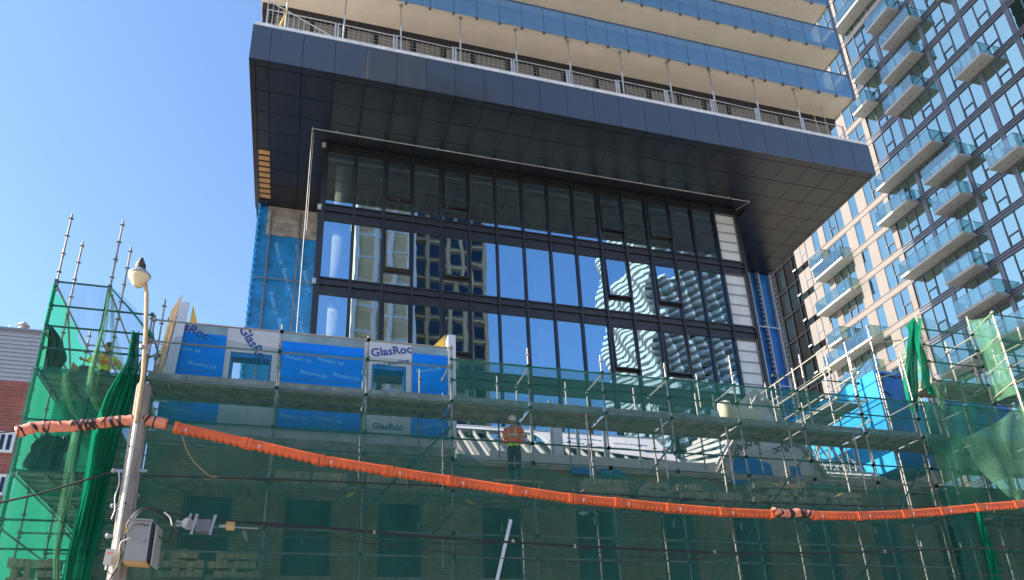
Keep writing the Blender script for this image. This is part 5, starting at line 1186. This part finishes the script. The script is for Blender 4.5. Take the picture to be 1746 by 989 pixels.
# cladding
cl = MB(); cl2 = MB(); mu = MB(); fs = MB()
for z in FL:
    cl.box(WX, WX+0.18, 16, Yb, z-0.42, z+0.10); 
    for dz in (-0.40, -0.14, 0.08): mu.box(WX-0.07, WX-0.003, 16, Yb, z+dz-0.02, z+dz+0.03)
    cl2.box(WX, WX+0.18, Yb, 52.3, z-0.42, z+0.28)
    for dz in (-0.36, 0.2): cl2.box(WX-0.05, WX-0.003, Yb, 52.3, z+dz, z+dz+0.04)
    fs.box(WX+0.18, WX+1.3, 16, 52.3, z-0.3, z)
P('grey_spandrel', cl, K['condodark'], co); P('grey_transom', mu, K['condomull'], co); P('beige_spandrel', cl2, K['condobeige'], co); P('floor_slab', fs, K['board'], co)
piers = MB(); piers2 = MB(); prevend = {'dark': 16.0, 'beige': Yb}
for k, (y0, n, kd) in enumerate(groups):
    w = 0.98 if kd == 'dark' else 0.9; pe = prevend[kd]; pm = MB()
    for z in FL:
        pm.box(WX, WX+0.18, pe, y0, z+(0.10 if kd == 'dark' else 0.28), z+2.49)
    prevend[kd] = y0+n*w; P('grey_pier' if kd == 'dark' else 'beige_pier', pm, K['condomull' if kd == 'dark' else 'condobeige'], co)
for z in FL: piers2.box(WX, WX+0.18, prevend['beige'], 52.3, z+0.28, z+2.49)
P('beige_pier', piers2, K['condobeige'], co)
ml = MB()
for (y0, n, kd) in groups:
    w = 0.98 if kd == 'dark' else 0.9
    if kd == 'dark':
        ml.box(WX-0.09, WX-0.071, y0-0.06, y0-0.02, 14, 72); ml.box(WX-0.09, WX-0.071, y0-0.26, y0-0.22, 14, 72)
P('vertical_fin', ml, K['condomull'], co)
cand = []
for (y0, n, kd) in groups:
    for z in FL:
        w = 0.98 if kd == 'dark' else 0.9
        v = Vector((WX, y0+n*w/2, z+1.3))-CAM; dcam = v.length
        q = (v.dot(R2)/v.dot(Fv)*F0+873, CY0 - v.dot(U2)/v.dot(Fv)*F0)
        vis = 1330 < q[0] < 1800 and -60 < q[1] < 720
        cand.append((0 if vis else 1, dcam, y0, n, kd, z, w))
cand.sort(); rr = random.Random(5)
far_f = MB(); far_g = MB()
for idx, (nv, dcam, y0, n, kd, z, w) in enumerate(cand):
    zb_ = z+(0.10 if kd == 'dark' else 0.28); zt_ = z+2.49; y1 = y0+n*w
    fr = MB() if idx < 100 else far_f; gl_ = MB() if idx < 100 else far_g
    fr.box(WX+0.02, WX+0.10, y0, y0+0.04, zb_, zt_); fr.box(WX+0.02, WX+0.10, y1-0.04, y1, zb_, zt_); fr.box(WX+.02, WX+.10, y0+.04, y1-.04, zb_, zb_+.04); fr.box(WX+.02, WX+.10, y0+.04, y1-.04, zt_-.04, zt_)
    for k in range(1, n): fr.box(WX-0.02, WX+0.11, y0+k*w-0.03, y0+k*w+0.03, zb_+.04, zt_-.04)
    op = 1 if n > 2 else 0
    if n > 1: fr.box(WX-0.02, WX+0.12, y0+op*w+.03, y0+(op+1)*w-.03, zb_+0.80, zb_+0.88); fr.box(WX-0.03, WX+0.02, y0+op*w+.03, y0+op*w+.08, zb_+.04, zb_+.8); fr.box(WX-0.03, WX+0.02, y0+(op+1)*w-.08, y0+(op+1)*w-.03, zb_+.04, zb_+.8)
    gl_.box(WX+0.05, WX+0.065, y0+.04, y1-.04, zb_+.04, zt_-.04)
    if idx < 100:
        wo_ = P('window', fr, K['condodark'], co)
        sub(gl_, 'pane', K['cglass'], wo_)
        rv = rr.random()
        if rv < (0.75 if kd == 'dark' else 0.6):
            k0 = rr.randrange(n); k1 = rr.randint(k0+1, n) if rr.random() < .6 else n
            sub(B(WX+0.22, WX+0.26, y0+k0*w+.05, y0+k1*w-.05, zb_+(.05 if rr.random() < .6 else 1.2), zt_-.05), 'blind', K['blind'], wo_)
o = P('window_frames_far', far_f, K['condodark'], co); o['kind'] = 'stuff'; o.name = 'more_windows'
sub(far_g, 'pane', K['cglass'], o)
blc = [(35.26, 37.87, 57.43), (33.66, 36.96, 54.47), (34.43, 37.8, 51.41), (35.2, 38.4, 48.52), (38.92, 40.67, 54.33), (39.69, 41.54, 51.3), (29.41, 31.79, 45.73), (36.57, 41.3, 61.3), (35.16, 41.3, 42.75), (33.42, 36.87, 39.92), (34.25, 36.8, 37.02),
       (29.28, 31.66, 37.03), (38.71, 42.12, 39.8), (34.99, 41.22, 34.02), (34.91, 37.58, 31.15), (34.06, 37.52, 28.3), (46.71, 50.66, 39.62), (46.63, 51.31, 36.25), (45.59, 51.81, 30.9), (49.04, 50.85, 40.9), (48.93, 50.75, 32.6),
       (32.27, 36.37, 25.1), (37.39, 40.35, 24.75), (46.2, 50.5, 28.0), (28.8, 31.4, 28.3), (29.2, 31.8, 54.4)]
for (y0, y1, z) in blc:
    s_ = P('balcony', B(BX, WX-0.002, y0, y1, z-0.22, z), K['condoslab'], co)
    d_ = MB()
    for q in range(2): yy_ = y0+(y1-y0)*(0.3+0.3*q); d_.tube([(BX+0.7, yy_, z-0.225), (BX+0.7, yy_, z-0.21)], 0.06, 10)
    sub(d_, 'downlight', K['black'], s_)
    g_ = MB().box(BX+0.03, BX+0.042, y0+0.03, y1-0.03, z+0.04, z+1.08).box(BX+0.05, WX-0.05, y0+0.03, y0+0.042, z+0.04, z+1.08).box(BX+0.05, WX-0.05, y1-0.042, y1-0.03, z+0.04, z+1.08)
    sub(g_, 'glass_guard', K['cbal'], s_)
    r_ = MB().box(BX+0.02, BX+0.05, y0+0.02, y1-0.02, z+1.08, z+1.11).box(BX+0.05, WX, y0+0.02, y0+0.05, z+1.08, z+1.11).box(BX+.05, WX, y1-.05, y1-.02, z+1.08, z+1.11)
    n = max(2, int((y1-y0)/0.9))
    for k in range(n+1): yy_ = y0+0.04+(y1-y0-0.08)*k/n; r_.box(BX+0.045, BX+0.075, yy_-0.015, yy_+0.015, z, z+1.08)
    sub(r_, 'handrail', K['condodark'], s_)
# furniture seen on three balconies
for (yy_, z, lab, mt) in ((47.6, 36.25, 'white chairs on the lower left balcony of the apartment tower', 'white'), (38.2, 42.75, 'small red potted plant on a long balcony', 'orange2'), (30.2, 37.03, 'round grey table on the rightmost balcony', 'condodark')):
    t = thing('balcony_furniture' if mt != 'orange2' else 'potted_plant', lab, 'furniture' if mt != 'orange2' else 'plant', (46.1, yy_, z))
    m_ = MB().tube([(46.1, yy_, z), (46.1, yy_, z+0.4)], 0.05, 8).tube([(46.1, yy_, z+0.4), (46.1, yy_, z+0.45)], 0.32 if mt != 'orange2' else 0.2, 12)
    P('stand', m_, K[mt], t); P('top' if mt != 'orange2' else 'blossom', MB().tube([(46.1, yy_+.3, z+0.45), (46.15, yy_+.35, z+0.85)], 0.14, 8), K[mt], t)

# ================================================================== DARK TOWER BEHIND
dtw = thing('office_tower', 'charcoal tower with shade put into its colour, between the overhang and the beige apartment wall', 'building', (60, 80, 0))
DX = 48.6
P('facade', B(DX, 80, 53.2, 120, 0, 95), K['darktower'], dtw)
fn = MB(); cand = []
rr = random.Random(11)
for z in [14+2.95*k for k in range(26)]:
    fn.box(DX-0.10, DX-0.003, 53.2, 120, z-0.12, z+0.12)
for k in range(45): yk = 53.6+k*1.48; fn.box(DX-0.16, DX-0.101, yk-0.10, yk+0.10, 0, 95)
P('frame_grid', fn, K['dgrid'], dtw)
wf = MB(); cnt = 0
for z in [14+2.95*k for k in range(16)]:
    for k in range(0, 44):
        yk = 53.6+k*1.48
        if rr.random() < 0.42: continue
        a, b = yk+0.2, yk+(1.28 if rr.random() < .5 else 0.8)
        if cnt < 100 and 53 < yk < 72 and 20 < z < 46:
            cnt += 1; P('window', B(DX-0.03, DX-0.002, a, b, z+0.3, z+2.5), K['dwin'], dtw)
        else: wf.box(DX-0.03, DX-0.002, a, b, z+0.3, z+2.5)
o = P('more_windows', wf, K['dwin'], dtw); o['kind'] = 'stuff'
lf = MB()
for k in range(12): lf.box(DX-0.25, DX-0.17, 56.0, 56.5, 18+2.95*k, 18.14+2.95*k)
P('white_ledge', lf, K['white'], dtw)

# ================================================================== BRICK BUILDING ON THE LEFT
bb = thing('brick_building', 'red brick building with grey metal siding on its top storey, behind the left scaffold tower', 'building', (-25, 42, 0))
zs_, zt_ = aY(30, 650, 35).z, aY(30, 564, 35).z
P('brick_wall', MB().box(-40, -11.3, 35, 36, 0, zs_), K['redbrick'], bb)
sd_ = MB(); z = zs_
while z < zt_-0.05: sd_.hull([(-40, 34.98, z), (-11.3, 34.98, z), (-11.3, 36, z), (-40, 36, z), (-40, 35.03, z+0.19), (-11.3, 35.03, z+0.19), (-11.3, 36, z+0.19), (-40, 36, z+0.19)]); z += 0.2
P('siding', sd_, K['siding'], bb)
P('coping', B(-40.1, -11.2, 34.9, 36.1, zt_, zt_+0.1), K['condomull'], bb)
P('building_body', B(-39.9, -11.4, 36.1, 55, 0, zt_-0.3), K['redbrick'], bb)
for (x0, x1, y0, y1) in ((-2, 20, 735, 772), (-75, -53, 738, 775), (-130, -108, 741, 778), (-2, 20, 808, 845), (-75, -53, 811, 848), (-130, -108, 814, 851)):
    a, b = aY(x0, y0, 34.9), aY(x1, y1, 34.9)
    xl = min(a.x, b.x); xr = max(a.x, b.x)
    w = P('window', MB().box(xl, xl+.12, 34.9, 34.98, b.z, a.z).box(xr-.12, xr, 34.9, 34.98, b.z, a.z).box(xl+.12, xr-.12, 34.9, 34.98, b.z, b.z+.12).box(xl+.12, xr-.12, 34.9, 34.98, a.z-.12, a.z).box((xl+xr)/2-.05, (xl+xr)/2+.05, 34.9, 34.98, b.z+.12, a.z-.12), K['white'], bb)
    sub(B(xl+.12, xr-.12, 34.95, 34.96, b.z+.12, a.z-.12), 'pane', K['dglass'], w)
vt = thing('roof_vent', 'galvanised vent with a mushroom cap on the roof of the brick building', 'vent', aY(38, 565, 36)); c_ = aY(38, 566, 36)
P('flue', MB().lathe(c_, [(-0.4, .16), (0.15, .16), (0.16, .2), (0.2, .2)], 14), K['steel'], vt); P('cap', MB().lathe(c_, [(0.26, .14), (0.3, .26), (0.36, .24), (0.42, .1), (0.44, .12), (.5, .10)], 14), K['steel'], vt)
c_ = aY(15, 562, 36); tag(MB().tube([c_+Vector((0, 0, -.3)), c_+Vector((0, 0, .25)), c_+Vector((.1, 0, .3)), c_+Vector((.12, 0, .2))], 0.02, 6).build('roof_pipe', K['steel']), 'thin hooked pipe on the roof left of the vent', 'pipe')

# ================================================================== STREET BEHIND THE CAMERA, SEEN IN THE GLASS
def far_building(name, label, x0, x1, y, depth, h, wallm, floor, bays, kind, winm='dglass', bandm='board'):
    t = thing(name, label, 'building', ((x0+x1)/2, y, 0))
    P('wall', B(x0, x1, y-depth, y, 0, h), wallm, t)
    st_ = MB(); gl_ = MB(); z = 4.0; bw_ = (x1-x0)/bays
    while z < h-2.5:
        if kind != 'wave': st_.box(x0-0.1, x1+0.1, y+0.001, y+0.25, z-0.3, z)
        for k in range(bays):
            a = x0+bw_*(k+0.18); gl_.box(a, a+bw_*0.62, y+0.002, y+0.05, z+0.5, z+floor-0.7)
        z += floor
    for k in range(bays+1): st_.box(x0+bw_*k-0.25, x0+bw_*k+0.25, y+0.001, y+0.3, 0, h)
    if kind == 'wave':
        st_ = MB(); z = 4.0; r_ = 0
        while z < h:
            n = 70; grid_t = []; 
            pts_ = [(x0+(x1-x0)*i/n, y+2.4+1.9*math.sin(i*0.75+r_*0.8)) for i in range(n+1)]
            i0 = len(st_.v)
            st_.sheet([[(a, b, z) for a, b in pts_], [(a, b, z+1.25) for a, b in pts_]]); st_.sheet([[(a, b, z) for a, b in pts_], [(a, y, z) for a, b in pts_]]); st_.sheet([[(a, b, z+1.25) for a, b in pts_], [(a, y, z+1.25) for a, b in pts_]])
            m2 = 24; sp = [(x0-2.0-1.6*math.sin(i*0.75+r_*0.8+2), y-depth+(depth+2.4)*i/m2) for i in range(m2+1)]
            st_.sheet([[(a, b, z) for a, b in sp], [(a, b, z+1.25) for a, b in sp]]); st_.sheet([[(a, b, z) for a, b in sp], [(x0, b, z) for a, b in sp]]); st_.sheet([[(a, b, z+1.25) for a, b in sp], [(x0, b, z+1.25) for a, b in sp]])
            z += 2.95; r_ += 1
    P('bands', st_, K['condoslab'] if kind == 'wave' else K[bandm] if kind == 'band' else wallm, t)
    o = P('windows', gl_, K[winm], t); o['kind'] = 'stuff'
K['tanwall'] = mat('tan_concrete', (0.66, 0.48, 0.29), rough=0.8, var=0.1)
K['tanblind'] = mat('tan_infill', (0.50, 0.35, 0.20), rough=0.5, var=0.15, scale=0.4)
K['brownwall'] = mat('brown_concrete', (0.17, 0.14, 0.12), rough=0.8, var=0.2)
Yr = -34.0
far_building('apartment_building', 'tan concrete tower with pale bands, seen mirrored in the left of the glass wall', 5.2, 12.6, Yr, 14, 90, K['tanwall'], 3.6, 3, 'band', winm='tanblind')
far_building('apartment_building', 'dark brown balcony tower, seen mirrored beside the tan tower', 12.8, 22.8, Yr-3, 14, 86, K['brownwall'], 3.0, 5, 'band', bandm='tanblind')
far_building('apartment_building', 'white tower with wavy balconies, seen mirrored in the right of the glass wall', 119.0, 168.0, -165, 40, 184, K['room'], 2.95, 9, 'wave')
far_building('apartment_building', 'low grey apartment block, seen mirrored low in the right of the glass wall', 57.0, 80.0, Yr+4, 10, 44, K['concrete'], 3.0, 8, 'band')
far_building('shop_building', 'low tan brick row across the street, behind the camera', -40, 38, -8, 10, 9, K['tanwall'], 3.4, 24, 'plain')
